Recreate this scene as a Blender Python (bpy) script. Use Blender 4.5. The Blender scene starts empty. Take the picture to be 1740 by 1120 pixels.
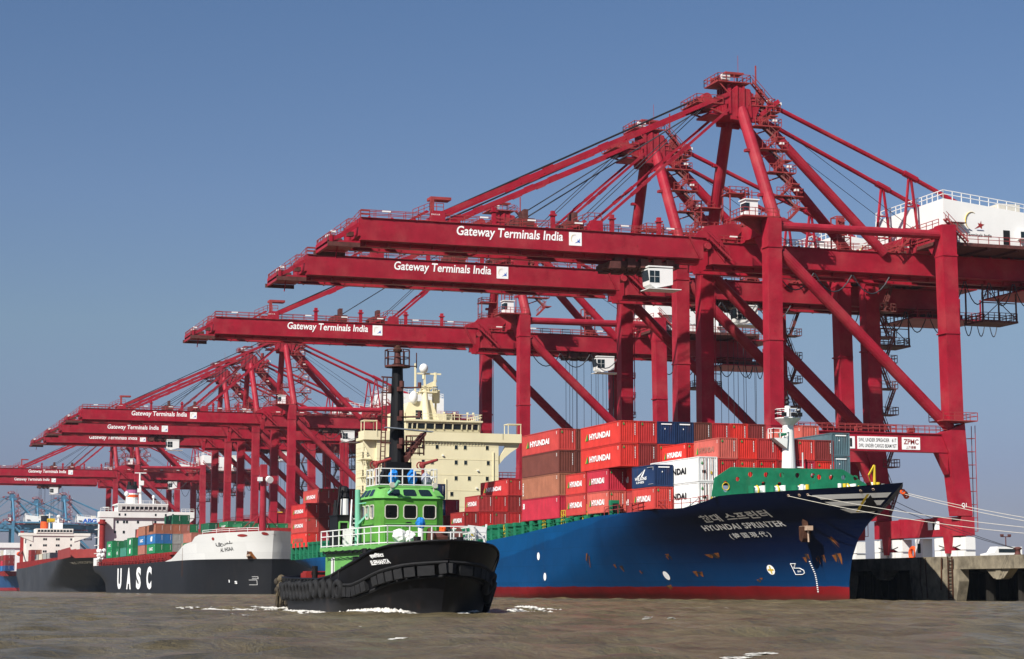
import bpy, math, random
import numpy as np
from mathutils import Vector, Matrix
R = math.radians
rnd = random.Random(7)
scene = bpy.context.scene
COL = scene.collection

# ---------------------------------------------------------------- camera, sky, sun, exposure
# world axes: X = t (landward, across the quay), Y = s (along the quay, away from the camera), Z up, water at 0
CAM_H = 1.4
F_PX, PITCH = 3460.0, math.atan(440 / 3460.0)
HEAD = math.atan(1177 / math.hypot(3460, 440))
cam_d = bpy.data.cameras.new('camera')
cam_d.sensor_width = 36.0
cam_d.lens = F_PX / 1740.0 * 36.0
cam_d.clip_start = 0.5
cam_d.clip_end = 20000
cam = bpy.data.objects.new('camera', cam_d)
COL.objects.link(cam)
cam.location = (0, 0, CAM_H)
cam.rotation_euler = (R(90) + PITCH, 0, -HEAD)
scene.camera = cam

SUN = Vector((-0.61, -0.45, 0.65)).normalized()          # direction towards the sun
sun_d = bpy.data.lights.new('sun', 'SUN')
sun_d.energy = 5.0
sun_d.angle = R(0.5)
sun_d.color = (1.0, 0.95, 0.87)
sun = bpy.data.objects.new('sun', sun_d)
COL.objects.link(sun)
sun.rotation_euler = SUN.to_track_quat('Z', 'Y').to_euler()

world = bpy.data.worlds.new('World')
scene.world = world
world.use_nodes = True
wn = world.node_tree
bg = wn.nodes['Background']
sky = wn.nodes.new('ShaderNodeTexSky')
sky.sky_type = 'NISHITA'
sky.sun_disc = False
sky.sun_elevation = math.asin(SUN.z)
sky.sun_rotation = math.atan2(SUN.x, SUN.y)
sky.altitude = 0
sky.air_density = 1.0
sky.dust_density = 0.6
sky.ozone_density = 2.0
wtc = wn.nodes.new('ShaderNodeTexCoord'); wsp = wn.nodes.new('ShaderNodeSeparateXYZ')
wrp = wn.nodes.new('ShaderNodeValToRGB'); wml = wn.nodes.new('ShaderNodeMixRGB'); wml.blend_type = 'MULTIPLY'; wml.inputs[0].default_value = 1
el = wrp.color_ramp.elements
el[0].position = 0.0; el[0].color = (.58, .59, .96, 1); el[1].position = .30; el[1].color = (.86, 1.0, 1.21, 1)
for q_, c_ in ((.057, (.66, .67, 1.0, 1)), (.128, (.92, .95, 1.06, 1)), (.19, (.95, 1.0, 1.18, 1))):
    e_ = el.new(q_); e_.color = c_
wn.links.new(wtc.outputs['Generated'], wsp.inputs[0]); wn.links.new(wsp.outputs[2], wrp.inputs[0])
wn.links.new(sky.outputs[0], wml.inputs[1]); wn.links.new(wrp.outputs[0], wml.inputs[2]); wn.links.new(wml.outputs[0], bg.inputs[0])
bg.inputs[1].default_value = 0.0505
scene.view_settings.view_transform = 'Standard'
scene.view_settings.look = 'None'
scene.view_settings.exposure = 0.4
scene.view_settings.gamma = 1.0
scene.cycles.max_bounces = 6
scene.cycles.diffuse_bounces = 2
scene.cycles.glossy_bounces = 2
scene.cycles.transparent_max_bounces = 8

# ---------------------------------------------------------------- helpers
class MB:
    """Collects shapes; build() links them as one mesh object."""
    def __init__(s, o=(0, 0, 0)):
        s.v = []; s.f = []; s.m = []; s.o = o
    def add(s, vs, fs, m=0):
        n = len(s.v); o = s.o
        s.v += [(p[0] - o[0], p[1] - o[1], p[2] - o[2]) for p in vs]
        s.f += [tuple(i + n for i in f) for f in fs]
        s.m += [m] * len(fs)
    def bx(s, x0, x1, y0, y1, z0, z1, m=0):
        s.add([(x0, y0, z0), (x1, y0, z0), (x1, y1, z0), (x0, y1, z0), (x0, y0, z1), (x1, y0, z1), (x1, y1, z1), (x0, y1, z1)],
              [(3, 2, 1, 0), (4, 5, 6, 7), (0, 1, 5, 4), (1, 2, 6, 5), (2, 3, 7, 6), (3, 0, 4, 7)], m)
    def cb(s, x, y, z, dx, dy, dz, m=0):
        s.bx(x - dx / 2, x + dx / 2, y - dy / 2, y + dy / 2, z - dz / 2, z + dz / 2, m)
    def bar(s, p, q, w, h=None, m=0, w2=None, h2=None, ref=(0, 0, 1)):
        h = w if h is None else h
        p = Vector(p); q = Vector(q); d = (q - p)
        if d.length < 1e-6: return
        d.normalize(); r = Vector(ref)
        a = d.cross(r)
        if a.length < 1e-3: a = d.cross(Vector((0, 1, 0)))
        a.normalize(); b = a.cross(d)
        w2 = w if w2 is None else w2; h2 = h if h2 is None else h2
        vs = []
        for c, ww, hh in ((p, w, h), (q, w2, h2)):
            for i, j in ((-1, -1), (1, -1), (1, 1), (-1, 1)):
                vs.append(c + a * (i * ww / 2) + b * (j * hh / 2))
        s.add(vs, [(3, 2, 1, 0), (4, 5, 6, 7), (0, 1, 5, 4), (1, 2, 6, 5), (2, 3, 7, 6), (3, 0, 4, 7)], m)
    def tube(s, p, q, r, r2=None, n=10, m=0, cap=True):
        r2 = r if r2 is None else r2
        p = Vector(p); q = Vector(q); d = (q - p)
        if d.length < 1e-6: return
        d.normalize()
        a = d.cross(Vector((0, 0, 1)))
        if a.length < 1e-3: a = d.cross(Vector((0, 1, 0)))
        a.normalize(); b = a.cross(d)
        vs = []
        for c, rr in ((p, r), (q, r2)):
            for k in range(n):
                t = 2 * math.pi * k / n
                vs.append(c + a * (rr * math.cos(t)) + b * (rr * math.sin(t)))
        fs = [(k, (k + 1) % n, n + (k + 1) % n, n + k) for k in range(n)]
        if cap: fs += [tuple(range(n - 1, -1, -1)), tuple(range(n, 2 * n))]
        s.add(vs, fs, m)
    def path(s, pts, r, n=6, m=0):
        for a, b in zip(pts, pts[1:]): s.tube(a, b, r, n=n, m=m, cap=False)
    def prism(s, pts, ax, a0, a1, m=0):
        """extrude a 2D polygon along axis ax: 'x' pts=(y,z), 'y' pts=(x,z), 'z' pts=(x,y)"""
        n = len(pts); vs = []
        for a in (a0, a1):
            for p in pts:
                vs.append({'x': (a, p[0], p[1]), 'y': (p[0], a, p[1]), 'z': (p[0], p[1], a)}[ax])
        fs = [tuple(range(n - 1, -1, -1)), tuple(range(n, 2 * n))] + [(k, (k + 1) % n, n + (k + 1) % n, n + k) for k in range(n)]
        s.add(vs, fs, m)
    def lathe(s, c, prof, n=16, m=0):
        vs = []; fs = []
        for r, z in prof:
            for k in range(n):
                t = 2 * math.pi * k / n
                vs.append((c[0] + r * math.cos(t), c[1] + r * math.sin(t), c[2] + z))
        for i in range(len(prof) - 1):
            for k in range(n):
                fs.append((i * n + k, i * n + (k + 1) % n, (i + 1) * n + (k + 1) % n, (i + 1) * n + k))
        fs.append(tuple(range(n - 1, -1, -1))); L = (len(prof) - 1) * n
        fs.append(tuple(range(L, L + n)))
        s.add(vs, fs, m)
    def ball(s, c, r, n=12, m=0, sz=1.0):
        s.lathe(c, [(max(r * math.cos(a), .001), r * sz * math.sin(a)) for a in [(-90 + 180 * i / 8) * math.pi / 180 for i in range(9)]], n, m)
    def torus(s, c, axis, R0, r, n=14, k=6, m=0):
        ax = Vector(axis).normalized(); a = ax.cross(Vector((0, 0, 1)))
        if a.length < 1e-3: a = ax.cross(Vector((0, 1, 0)))
        a.normalize(); b = ax.cross(a); c = Vector(c); vs = []; fs = []
        for i in range(n):
            t = 2 * math.pi * i / n; rad = a * math.cos(t) + b * math.sin(t)
            for j in range(k):
                q = 2 * math.pi * j / k
                vs.append(c + rad * (R0 + r * math.cos(q)) + ax * (r * math.sin(q)))
        for i in range(n):
            for j in range(k):
                fs.append((i * k + j, i * k + (j + 1) % k, ((i + 1) % n) * k + (j + 1) % k, ((i + 1) % n) * k + j))
        s.add(vs, fs, m)
    def rail(s, pts, h=1.1, step=1.8, r=.042, rows=(1.0, .55), m=0, kick=0):
        """guard rail: posts every step, horizontal rails at fractions of h"""
        for a, b in zip(pts, pts[1:]):
            a = Vector(a); b = Vector(b); L = (b - a).length
            n = max(1, int(round(L / step)))
            for i in range(n + 1):
                p = a.lerp(b, i / n); s.bar(p, p + Vector((0, 0, h)), r * 2, m=m)
            for fr in rows:
                s.bar(a + Vector((0, 0, h * fr)), b + Vector((0, 0, h * fr)), r * 2, m=m)
    def stair(s, p, q, w=.8, m=0, ref=(0, 1, 0), steps=9):
        """stair flight between p and q: two stringers, treads and a hand rail; ref = width direction"""
        p = Vector(p); q = Vector(q); wv = Vector(ref).normalized() * (w / 2)
        for sg in (-1, 1):
            s.bar(p + wv * sg, q + wv * sg, .1, .25, m)
            s.bar(p + wv * sg + Vector((0, 0, 1)), q + wv * sg + Vector((0, 0, 1)), .07, m=m)
            for fr in (.1, .5, .9):
                c = p.lerp(q, fr) + wv * sg; s.bar(c, c + Vector((0, 0, 1)), .07, m=m)
        for i in range(steps):
            c = p.lerp(q, (i + .5) / steps); d = (q - p); d.z = 0
            if d.length < .01: d = Vector((1, 0, 0))
            d.normalize()
            s.bar(c - wv, c + wv, .24, .06, m)
    def build(s, name, mats, parent=None, loc=(0, 0, 0), smooth=False):
        me = bpy.data.meshes.new(name)
        me.from_pydata([tuple(p) for p in s.v], [], s.f)
        mats = mats if isinstance(mats, (list, tuple)) else [mats]
        for x in mats: me.materials.append(x)
        if len(mats) > 1: me.polygons.foreach_set('material_index', s.m)
        if smooth: me.polygons.foreach_set('use_smooth', [True] * len(s.f))
        me.update()
        return link(name, me, parent, loc)

def link(name, data, parent=None, loc=(0, 0, 0)):
    o = bpy.data.objects.new(name, data)
    COL.objects.link(o); o.location = loc
    if parent: o.parent = parent
    return o
def tag(o, label, cat, group=None, kind=None):
    if label: o['label'] = label
    if cat: o['category'] = cat
    if group: o['group'] = group
    if kind: o['kind'] = kind
    return o
def thing(name, label, cat, loc=(0, 0, 0), group=None, rz=0):
    o = link(name, None, None, loc); o.rotation_euler = (0, 0, rz)
    return tag(o, label, cat, group)
def kids(o): return [c for c in KIDS.get(o.name, [])]
KIDS = {}
def index_children():
    KIDS.clear()
    for o in bpy.data.objects:
        if o.parent: KIDS.setdefault(o.parent.name, []).append(o)
def copy_tree(o, parent=None, skip=()):
    c = o.copy(); COL.objects.link(c)
    if parent: c.parent = parent
    for ch in kids(o):
        if ch.name.split('.')[0] not in skip: copy_tree(ch, c)
    return c

# ---- materials
def mat(name, col, rough=.6, var=.12, scale=.35, streak=0, dirt=None, dirt_amt=0, metal=0, spec=.2, bump=0, rand=0, object_space=True, vs=.12):
    """painted surface: noise tint, vertical streaks of a second colour, optional bump and per-object variation"""
    m = bpy.data.materials.new(name); m.use_nodes = True
    nt = m.node_tree; N = nt.nodes; L = nt.links; b = N['Principled BSDF']
    b.inputs['Roughness'].default_value = rough; b.inputs['Metallic'].default_value = metal
    b.inputs['Specular IOR Level'].default_value = spec
    tc = N.new('ShaderNodeTexCoord'); src = tc.outputs['Object']
    no = N.new('ShaderNodeTexNoise'); no.inputs['Scale'].default_value = scale; no.inputs['Detail'].default_value = 6
    no.inputs['Roughness'].default_value = .65
    L.new(src, no.inputs['Vector'])
    hs = N.new('ShaderNodeHueSaturation'); hs.inputs['Color'].default_value = (*col, 1)
    mr = N.new('ShaderNodeMapRange'); mr.inputs[1].default_value = .3; mr.inputs[2].default_value = .7
    mr.inputs[3].default_value = 1 - var; mr.inputs[4].default_value = 1 + var
    L.new(no.outputs['Fac'], mr.inputs[0])
    val = mr.outputs[0]
    if rand:
        oi = N.new('ShaderNodeObjectInfo'); r2 = N.new('ShaderNodeMapRange')
        r2.inputs[3].default_value = 1 - rand; r2.inputs[4].default_value = 1 + rand
        L.new(oi.outputs['Random'], r2.inputs[0])
        mu = N.new('ShaderNodeMath'); mu.operation = 'MULTIPLY'
        L.new(val, mu.inputs[0]); L.new(r2.outputs[0], mu.inputs[1]); val = mu.outputs[0]
        r3 = N.new('ShaderNodeMapRange'); r3.inputs[3].default_value = 1 - rand * .5; r3.inputs[4].default_value = 1.0
        L.new(oi.outputs['Random'], r3.inputs[0]); L.new(r3.outputs[0], hs.inputs['Saturation'])
    L.new(val, hs.inputs['Value'])
    out = hs.outputs[0]
    if streak and dirt:
        mp = N.new('ShaderNodeMapping'); mp.inputs['Scale'].default_value = (1, 1, vs)
        L.new(src, mp.inputs[0])
        n2 = N.new('ShaderNodeTexNoise'); n2.inputs['Scale'].default_value = streak; n2.inputs['Detail'].default_value = 5
        n2.inputs['Roughness'].default_value = .7
        L.new(mp.outputs[0], n2.inputs['Vector'])
        r4 = N.new('ShaderNodeMapRange'); r4.inputs[1].default_value = .56; r4.inputs[2].default_value = .78
        r4.inputs[3].default_value = 0; r4.inputs[4].default_value = dirt_amt
        L.new(n2.outputs['Fac'], r4.inputs[0])
        mx = N.new('ShaderNodeMixRGB'); mx.inputs[2].default_value = (*dirt, 1)
        L.new(r4.outputs[0], mx.inputs[0]); L.new(out, mx.inputs[1]); out = mx.outputs[0]
    L.new(out, b.inputs['Base Color'])
    m['out_node'] = out.node.name
    if bump:
        bp = N.new('ShaderNodeBump'); bp.inputs['Strength'].default_value = bump; bp.inputs['Distance'].default_value = .05
        L.new(no.outputs['Fac'], bp.inputs['Height']); L.new(bp.outputs[0], b.inputs['Normal'])
    return m
def seams(m, w=7.0, h=2.2, amt=.72):
    """welded plate seams: faint darker lines in a brick layout over (y, z)"""
    nt = m.node_tree; N = nt.nodes; L = nt.links; b = N['Principled BSDF']
    src = b.inputs['Base Color'].links[0].from_socket
    tc = N.new('ShaderNodeTexCoord'); sp = N.new('ShaderNodeSeparateXYZ'); cb = N.new('ShaderNodeCombineXYZ'); L.new(tc.outputs['Object'], sp.inputs[0])
    L.new(sp.outputs[1], cb.inputs[0]); L.new(sp.outputs[2], cb.inputs[1])
    br = N.new('ShaderNodeTexBrick'); br.inputs['Scale'].default_value = 1; br.inputs['Brick Width'].default_value = w; br.inputs['Row Height'].default_value = h
    br.inputs['Mortar Size'].default_value = .035; br.inputs['Mortar Smooth'].default_value = .5; br.inputs['Color1'].default_value = (1, 1, 1, 1); br.inputs['Color2'].default_value = (.86, .86, .86, 1); br.inputs['Mortar'].default_value = (amt, amt, amt, 1)
    L.new(cb.outputs[0], br.inputs['Vector'])
    mx = N.new('ShaderNodeMixRGB'); mx.blend_type = 'MULTIPLY'; mx.inputs[0].default_value = 1; L.new(src, mx.inputs[1]); L.new(br.outputs[0], mx.inputs[2]); L.new(mx.outputs[0], b.inputs['Base Color'])
    n = N.new('ShaderNodeTexNoise'); n.inputs['Scale'].default_value = .45; L.new(tc.outputs['Object'], n.inputs['Vector'])
    bp = N.new('ShaderNodeBump'); bp.inputs['Strength'].default_value = .35; bp.inputs['Distance'].default_value = .12; L.new(n.outputs['Fac'], bp.inputs['Height']); L.new(bp.outputs[0], b.inputs['Normal'])
    return m
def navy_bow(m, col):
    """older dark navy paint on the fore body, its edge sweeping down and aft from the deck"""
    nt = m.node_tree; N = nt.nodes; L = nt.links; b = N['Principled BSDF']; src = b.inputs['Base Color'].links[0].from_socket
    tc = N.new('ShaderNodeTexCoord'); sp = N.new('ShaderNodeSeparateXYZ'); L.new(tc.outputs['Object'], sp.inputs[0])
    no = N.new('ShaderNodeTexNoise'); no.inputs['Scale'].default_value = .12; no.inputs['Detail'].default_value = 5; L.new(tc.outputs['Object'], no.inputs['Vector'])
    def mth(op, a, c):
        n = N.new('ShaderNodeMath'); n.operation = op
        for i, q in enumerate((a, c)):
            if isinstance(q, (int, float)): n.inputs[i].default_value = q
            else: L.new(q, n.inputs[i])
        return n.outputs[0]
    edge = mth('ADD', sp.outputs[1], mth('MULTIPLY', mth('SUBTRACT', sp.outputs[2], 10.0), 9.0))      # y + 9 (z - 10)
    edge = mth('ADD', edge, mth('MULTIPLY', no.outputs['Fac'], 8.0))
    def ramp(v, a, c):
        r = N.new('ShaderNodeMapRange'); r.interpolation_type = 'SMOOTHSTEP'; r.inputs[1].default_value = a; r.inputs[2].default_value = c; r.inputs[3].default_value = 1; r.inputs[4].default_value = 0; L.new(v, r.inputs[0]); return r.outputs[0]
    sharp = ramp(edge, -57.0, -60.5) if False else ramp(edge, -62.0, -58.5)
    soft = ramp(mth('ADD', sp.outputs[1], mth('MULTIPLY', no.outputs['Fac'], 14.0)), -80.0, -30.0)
    low = N.new('ShaderNodeMapRange'); low.interpolation_type = 'SMOOTHSTEP'; low.inputs[1].default_value = 1.5; low.inputs[2].default_value = 6.5; low.inputs[3].default_value = .62; low.inputs[4].default_value = 1; L.new(sp.outputs[2], low.inputs[0])  # navy thinned low down, painting in the sunlit foot of the bow
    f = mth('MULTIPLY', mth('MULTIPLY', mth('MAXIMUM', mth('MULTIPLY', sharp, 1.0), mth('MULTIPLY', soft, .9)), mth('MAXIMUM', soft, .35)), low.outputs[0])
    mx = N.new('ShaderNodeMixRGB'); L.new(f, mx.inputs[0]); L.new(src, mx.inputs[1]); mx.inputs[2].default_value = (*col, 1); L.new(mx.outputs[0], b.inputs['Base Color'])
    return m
def band(m, zcut, col):
    """second paint below object height zcut (boot topping)"""
    nt = m.node_tree; N = nt.nodes; L = nt.links; b = N['Principled BSDF']
    src = b.inputs['Base Color'].links[0].from_socket
    tc = N.new('ShaderNodeTexCoord'); sp = N.new('ShaderNodeSeparateXYZ'); L.new(tc.outputs['Object'], sp.inputs[0])
    gt = N.new('ShaderNodeMath'); gt.operation = 'LESS_THAN'; gt.inputs[1].default_value = zcut
    n = N.new('ShaderNodeTexNoise'); n.inputs['Scale'].default_value = .5; n.inputs['Detail'].default_value = 5
    L.new(tc.outputs['Object'], n.inputs['Vector'])
    nw = N.new('ShaderNodeMath'); nw.operation = 'MULTIPLY_ADD'; nw.inputs[1].default_value = .35; L.new(n.outputs['Fac'], nw.inputs[0]); L.new(sp.outputs[2], nw.inputs[2])
    gt.inputs[1].default_value = zcut + .17; L.new(nw.outputs[0], gt.inputs[0])
    hs = N.new('ShaderNodeHueSaturation'); hs.inputs['Color'].default_value = (*col, 1)
    mr = N.new('ShaderNodeMapRange'); mr.inputs[3].default_value = .6; mr.inputs[4].default_value = 1.3
    L.new(n.outputs['Fac'], mr.inputs[0]); L.new(mr.outputs[0], hs.inputs['Value'])
    mx = N.new('ShaderNodeMixRGB'); L.new(gt.outputs[0], mx.inputs[0]); L.new(src, mx.inputs[1]); L.new(hs.outputs[0], mx.inputs[2])
    sl = N.new('ShaderNodeMapRange'); sl.inputs[1].default_value = .15; sl.inputs[2].default_value = 1.05; sl.inputs[3].default_value = .75; sl.inputs[4].default_value = 0; L.new(nw.outputs[0], sl.inputs[0])
    m2 = N.new('ShaderNodeMixRGB'); m2.inputs[2].default_value = (.030, .024, .014, 1); L.new(sl.outputs[0], m2.inputs[0]); L.new(mx.outputs[0], m2.inputs[1]); L.new(m2.outputs[0], b.inputs['Base Color'])
    return m
RUST = (.10, .035, .012)
M = dict(
    crane=mat('crane_red_paint', (.31, .0095, .026), .5, .22, .35, .5, (.17, .012, .02), .6, rand=.06, spec=.14),
    crane_dark=mat('crane_dark_steel', (.10, .035, .03), .7, .4, 1.5),
    walk=mat('walkway_steel', (.30, .045, .045), .6, .3, 1.0),
    stairm=mat('stair_steel', (.16, .05, .045), .6, .3, 1.0),
    white=mat('white_paint', (.78, .78, .76), .5, .04, .3, .5, (.45, .40, .33), .18),
    rope=mat('steel_rope', (.03, .035, .045), .5, .1),
    glass=mat('dark_glass', (.01, .02, .025), .08, .1, spec=.6),
    letter=mat('white_lettering', (.90, .90, .89), .6, .05),
    black=mat('black_paint', (.012, .012, .014), .55, .3, .8),
    blue_crane=mat('blue_crane_paint', (.07, .20, .32), .6, .1),
    cream=mat('cream_paint', (.78, .71, .47), .5, .05, .25, .35, (.36, .22, .10), .16),
    shipgreen=mat('deck_green_paint', (.012, .17, .085), .6, .25, .8, .8, (.10, .05, .02), .4),
    concrete=mat('quay_concrete', (.25, .215, .155), .9, .5, .45, .6, (.04, .035, .028), .95, vs=.3, bump=.4),
    tar=mat('dark_piles', (.025, .022, .018), .9, .3),  # near-black colour standing in for the shade under the quay deck
    red=mat('red_oxide', (.26, .022, .02), .6, .2, .6, .6, (.10, .02, .015), .5),
    yellow=mat('yellow_paint', (.60, .42, .03), .6, .1),
    green_logo=mat('logo_green', (.02, .22, .06), .6, .1),
    orange=mat('orange_paint', (.75, .10, .02), .6, .1),
    hemp=mat('pale_rope', (.55, .52, .45), .9, .15, 3),
    logo_blue=mat('logo_blue', (.02, .10, .45), .6, .1),
)
def fade(m, col, scale, lo, hi, amt):
    nt = m.node_tree; N = nt.nodes; L = nt.links; b = N['Principled BSDF']; src = b.inputs['Base Color'].links[0].from_socket
    tc = N.new('ShaderNodeTexCoord'); n = N.new('ShaderNodeTexNoise'); n.inputs['Scale'].default_value = scale; n.inputs['Detail'].default_value = 7; n.inputs['Roughness'].default_value = .7
    L.new(tc.outputs['Object'], n.inputs['Vector'])
    r = N.new('ShaderNodeMapRange'); r.inputs[1].default_value = lo; r.inputs[2].default_value = hi; r.inputs[3].default_value = 0; r.inputs[4].default_value = amt; L.new(n.outputs['Fac'], r.inputs[0])
    mx = N.new('ShaderNodeMixRGB'); mx.inputs[2].default_value = (*col, 1); L.new(r.outputs[0], mx.inputs[0]); L.new(src, mx.inputs[1]); L.new(mx.outputs[0], b.inputs['Base Color'])
fade(M['crane'], (.40, .075, .075), .22, .48, .72, .5)
fade(M['crane'], (.09, .022, .016), 1.1, .60, .74, .6)
fade(M['cream'], (.55, .43, .24), .9, .62, .80, .45)
fade(M['concrete'], (.06, .05, .04), .5, .5, .7, .6)
fade(M['shipgreen'], (.10, .06, .035), 1.3, .6, .75, .5)

# ---- text as flat geometry (x to the right, y up), cached
_TX = {}
def text_geo(body, bold=0.0, shear=0.0, space=1.0):
    k = (body, bold, shear, space)
    if k in _TX: return _TX[k]
    cu = bpy.data.curves.new('txt', 'FONT'); cu.body = body; cu.size = 1.0
    cu.offset = bold; cu.shear = shear; cu.space_character = space
    cu.resolution_u = 3
    o = bpy.data.objects.new('txt', cu); COL.objects.link(o)
    bpy.context.view_layer.update()
    me = bpy.data.meshes.new_from_object(o.evaluated_get(bpy.context.evaluated_depsgraph_get()))
    vs = [(v.co.x, v.co.y) for v in me.vertices]; fs = [tuple(p.vertices) for p in me.polygons]
    bpy.data.objects.remove(o); bpy.data.meshes.remove(me); bpy.data.curves.remove(cu)
    if vs:
        x0 = min(v[0] for v in vs); x1 = max(v[0] for v in vs); y0 = min(v[1] for v in vs); y1 = max(v[1] for v in vs)
        vs = [((x - x0) / (x1 - x0), (y - y0) / (y1 - y0)) for x, y in vs]
    _TX[k] = (vs, fs); return _TX[k]
def put_text(mb, body, fn, m=0, bold=0.012, shear=0.0, space=1.0):
    """fn maps (0..1, 0..1) of the text's box to 3D"""
    vs, fs = text_geo(body, bold, shear, space)
    mb.add([fn(x, y) for x, y in vs], fs, m)
def poly_conform(mb, pts, fn, m=0, n=6):
    """quad (4 corners in uv) subdivided and mapped by fn"""
    vs = []; fs = []
    for i in range(n + 1):
        for j in range(n + 1):
            a, b = i / n, j / n
            u = (pts[0][0] * (1 - a) + pts[1][0] * a) * (1 - b) + (pts[3][0] * (1 - a) + pts[2][0] * a) * b
            w = (pts[0][1] * (1 - a) + pts[1][1] * a) * (1 - b) + (pts[3][1] * (1 - a) + pts[2][1] * a) * b
            vs.append(fn(u, w))
    for i in range(n):
        for j in range(n):
            fs.append((i * (n + 1) + j, (i + 1) * (n + 1) + j, (i + 1) * (n + 1) + j + 1, i * (n + 1) + j + 1))
    mb.add(vs, fs, m)
def interp(x, pts):
    if x <= pts[0][0]: return pts[0][1]
    for (a, b), (c, d) in zip(pts, pts[1:]):
        if x <= c: return b + (d - b) * (x - a) / (c - a)
    return pts[-1][1]

# ---------------------------------------------------------------- ship-to-shore cranes
# local frame: x from the waterside rail (t = 125) landward, y along the quay, heights absolute above water (origin at z = 5)
O5 = (0, 0, 5)
def mb5(): return MB(O5)
def make_crane(label, group, paint, house=True, full=True, hx=0.0):
    K = M[paint]; W = M['walk']; st = M['stairm']
    root = thing('quay_crane', label, 'crane', (0, 0, 0), group)
    P = lambda name, b, m, parent=None, **k: b.build(name, m, parent or root, **k)
    # legs
    for y in (-11.7, 11.7):
        sg = 1 if y > 0 else -1
        b = mb5(); b.bar((.6, y, 53.3), (.5, y, 24), 2.1, 2.1); b.bar((.5, y, 24), (-.1, y, 11.7), 2.1, 2.1, w2=2.6, h2=2.6)
        for z in (24, 36, 49.2): b.cb(.55, y, z, 2.3, 2.3, .22)
        if full: b.bar((.55 + 1.2, y - 1.2 * sg, 30), (.55 + 1.2, y - 1.2 * sg, 52), .12)
        P('waterside_leg', b, K)
        b = mb5(); b.bar((28.5, y, 53.9), (28.9, y, 25), 2.3, 2.3); b.prism([(26.4, 23.4), (30.2, 25), (31.1, 11.7), (28.6, 11.7), (27.6, 20.5)], 'y', y - 1.15, y + 1.15)
        for z in (38, 49.4): b.cb(28.6, y, z, 2.5, 2.5, .22)
        P('landside_leg', b, K)
        # portal beam with hand rail
        b = mb5(); b.bx(1.6, 27.8, y - .8, y + .8, 20.7, 23.3); b.bx(1.6, 27.8, y - 1.0, y + 1.0, 23.3, 23.42)
        b.prism([(26.0, 20.7), (27.6, 20.7), (27.6, 17.6)], 'y', y - .7, y + .7); b.prism([(1.6, 20.7), (3.6, 20.7), (1.6, 17.6)], 'y', y - .7, y + .7)
        pb = P('portal_beam', b, K)
        b = mb5(); b.rail([(2, y - .95, 23.4), (27.4, y - .95, 23.4)]); b.rail([(2, y + .95, 23.4), (27.4, y + .95, 23.4)])
        for x in (13, 21.5): b.bx(x, x + .9, y - .6, y, 23.5, 24.2)
        P('handrail', b, W, pb)
        if full:
            b = mb5(); b.bx(26.2, 31.8, y - 2.0, y + 2.0, 25.2, 25.35); b.rail([(26.2, y - 2, 25.35), (31.8, y - 2, 25.35), (31.8, y + 2, 25.35), (26.2, y + 2, 25.35)])
            P('leg_platform', b, W)
        # bracing tubes
        b = mb5(); b.tube((2.0, y, 48.6), (28.4, y, 24.3), .84, n=14); P('diagonal_brace', b, K, smooth=False)
        b = mb5(); b.tube((1.6, y, 52.3), (27.4, y, 52.5), .66, n=12); b.tube((1.5, y, 52.3), (2.6, y, 52.3), .85, .66, 12); P('tie_tube', b, K)
    # sills and bogies
    for x in (0, 30.3):
        b = mb5(); b.bx(x - 1.0, x + 1.0, -12.9, 12.9, 8.9, 11.6)
        for y in (-12, -5, 5, 12): b.bx(x - 1.06, x + 1.06, y - .25, y + .25, 8.9, 11.75)
        for y in (-9, 9): b.prism([(y - 1.1, 9.2), (y + 1.1, 9.2), (y + .55, 6.4), (y - .55, 6.4)], 'x', x - 1.3, x + 1.3)
        sb = P('sill_beam', b, K)
        for yc in (-9, 9):
            b = mb5()
            b.prism([(yc - 4.3, 8.7), (yc + 4.3, 8.7), (yc + 4.3, 6.9), (yc + 3, 6.9), (yc + .9, 7.5), (yc, 6.6), (yc - .9, 7.5), (yc - 3, 6.9), (yc - 4.3, 6.9)], 'x', x - .8, x + .8, 0)
            for q in (-3.2, -1.1, 1.1, 3.2):
                b.bx(x - .9, x + .9, yc + q - .9, yc + q + .9, 5.7, 6.8, 0)
                for w in (-.45, .45): b.tube((x - .95, yc + q + w, 5.42), (x + .95, yc + q + w, 5.42), .4, n=10, m=1)
            for q in (-2, 2): b.bar((x - .83, yc + q * 1.5, 7.6), (x - .83, yc + q * .5, 7.2), .06, .12, 1, ref=(1, 0, 0))
            P('bogie', b, [M['white'], M['black']], sb)
        b = mb5(); b.bx(x - .8, x + .8, -1.3, .9, 5.4, 8.7, 0); b.bx(x - .83, x - .8, -.7, .2, 6.6, 8.0, 1); P('drive_cabin', b, [M['white'], M['glass']], sb)
        b = mb5(); b.torus((x - .2, 2.6, 6.6), (1, 0, 0), .85, .3); b.bx(x - .9, x + .6, 1.8, 3.4, 5.3, 6); P('cable_reel', b, M['orange'], sb)
    # upper cross beams
    for x, zt in ((.6, 53.3), (28.5, 53.8)):
        b = mb5(); b.bx(x - .9, x + .9, -10.6, 10.6, zt - 2.1, zt)
        for sg in (-1, 1):
            b.prism([(sg * 10.7, zt - 2.1), (sg * 10.7, zt - 5.2), (sg * 9.9, zt - 4.6), (sg * 7.6, zt - 2.1)], 'x', x - .8, x + .8)
            b.prism([(sg * 5.6, zt - 2.1), (sg * 2.4, zt - 2.1), (sg * 2.6, 50.9), (sg * 5.2, 50.9)], 'x', x - 1.2, x + 1.2)
        cbm = P('cross_beam', b, K)
        b = mb5()
        for e in (-1, 1): b.rail([(x + e * .9, -11.5, zt), (x + e * .9, 11.5, zt)])
        P('handrail', b, W, cbm)
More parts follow.
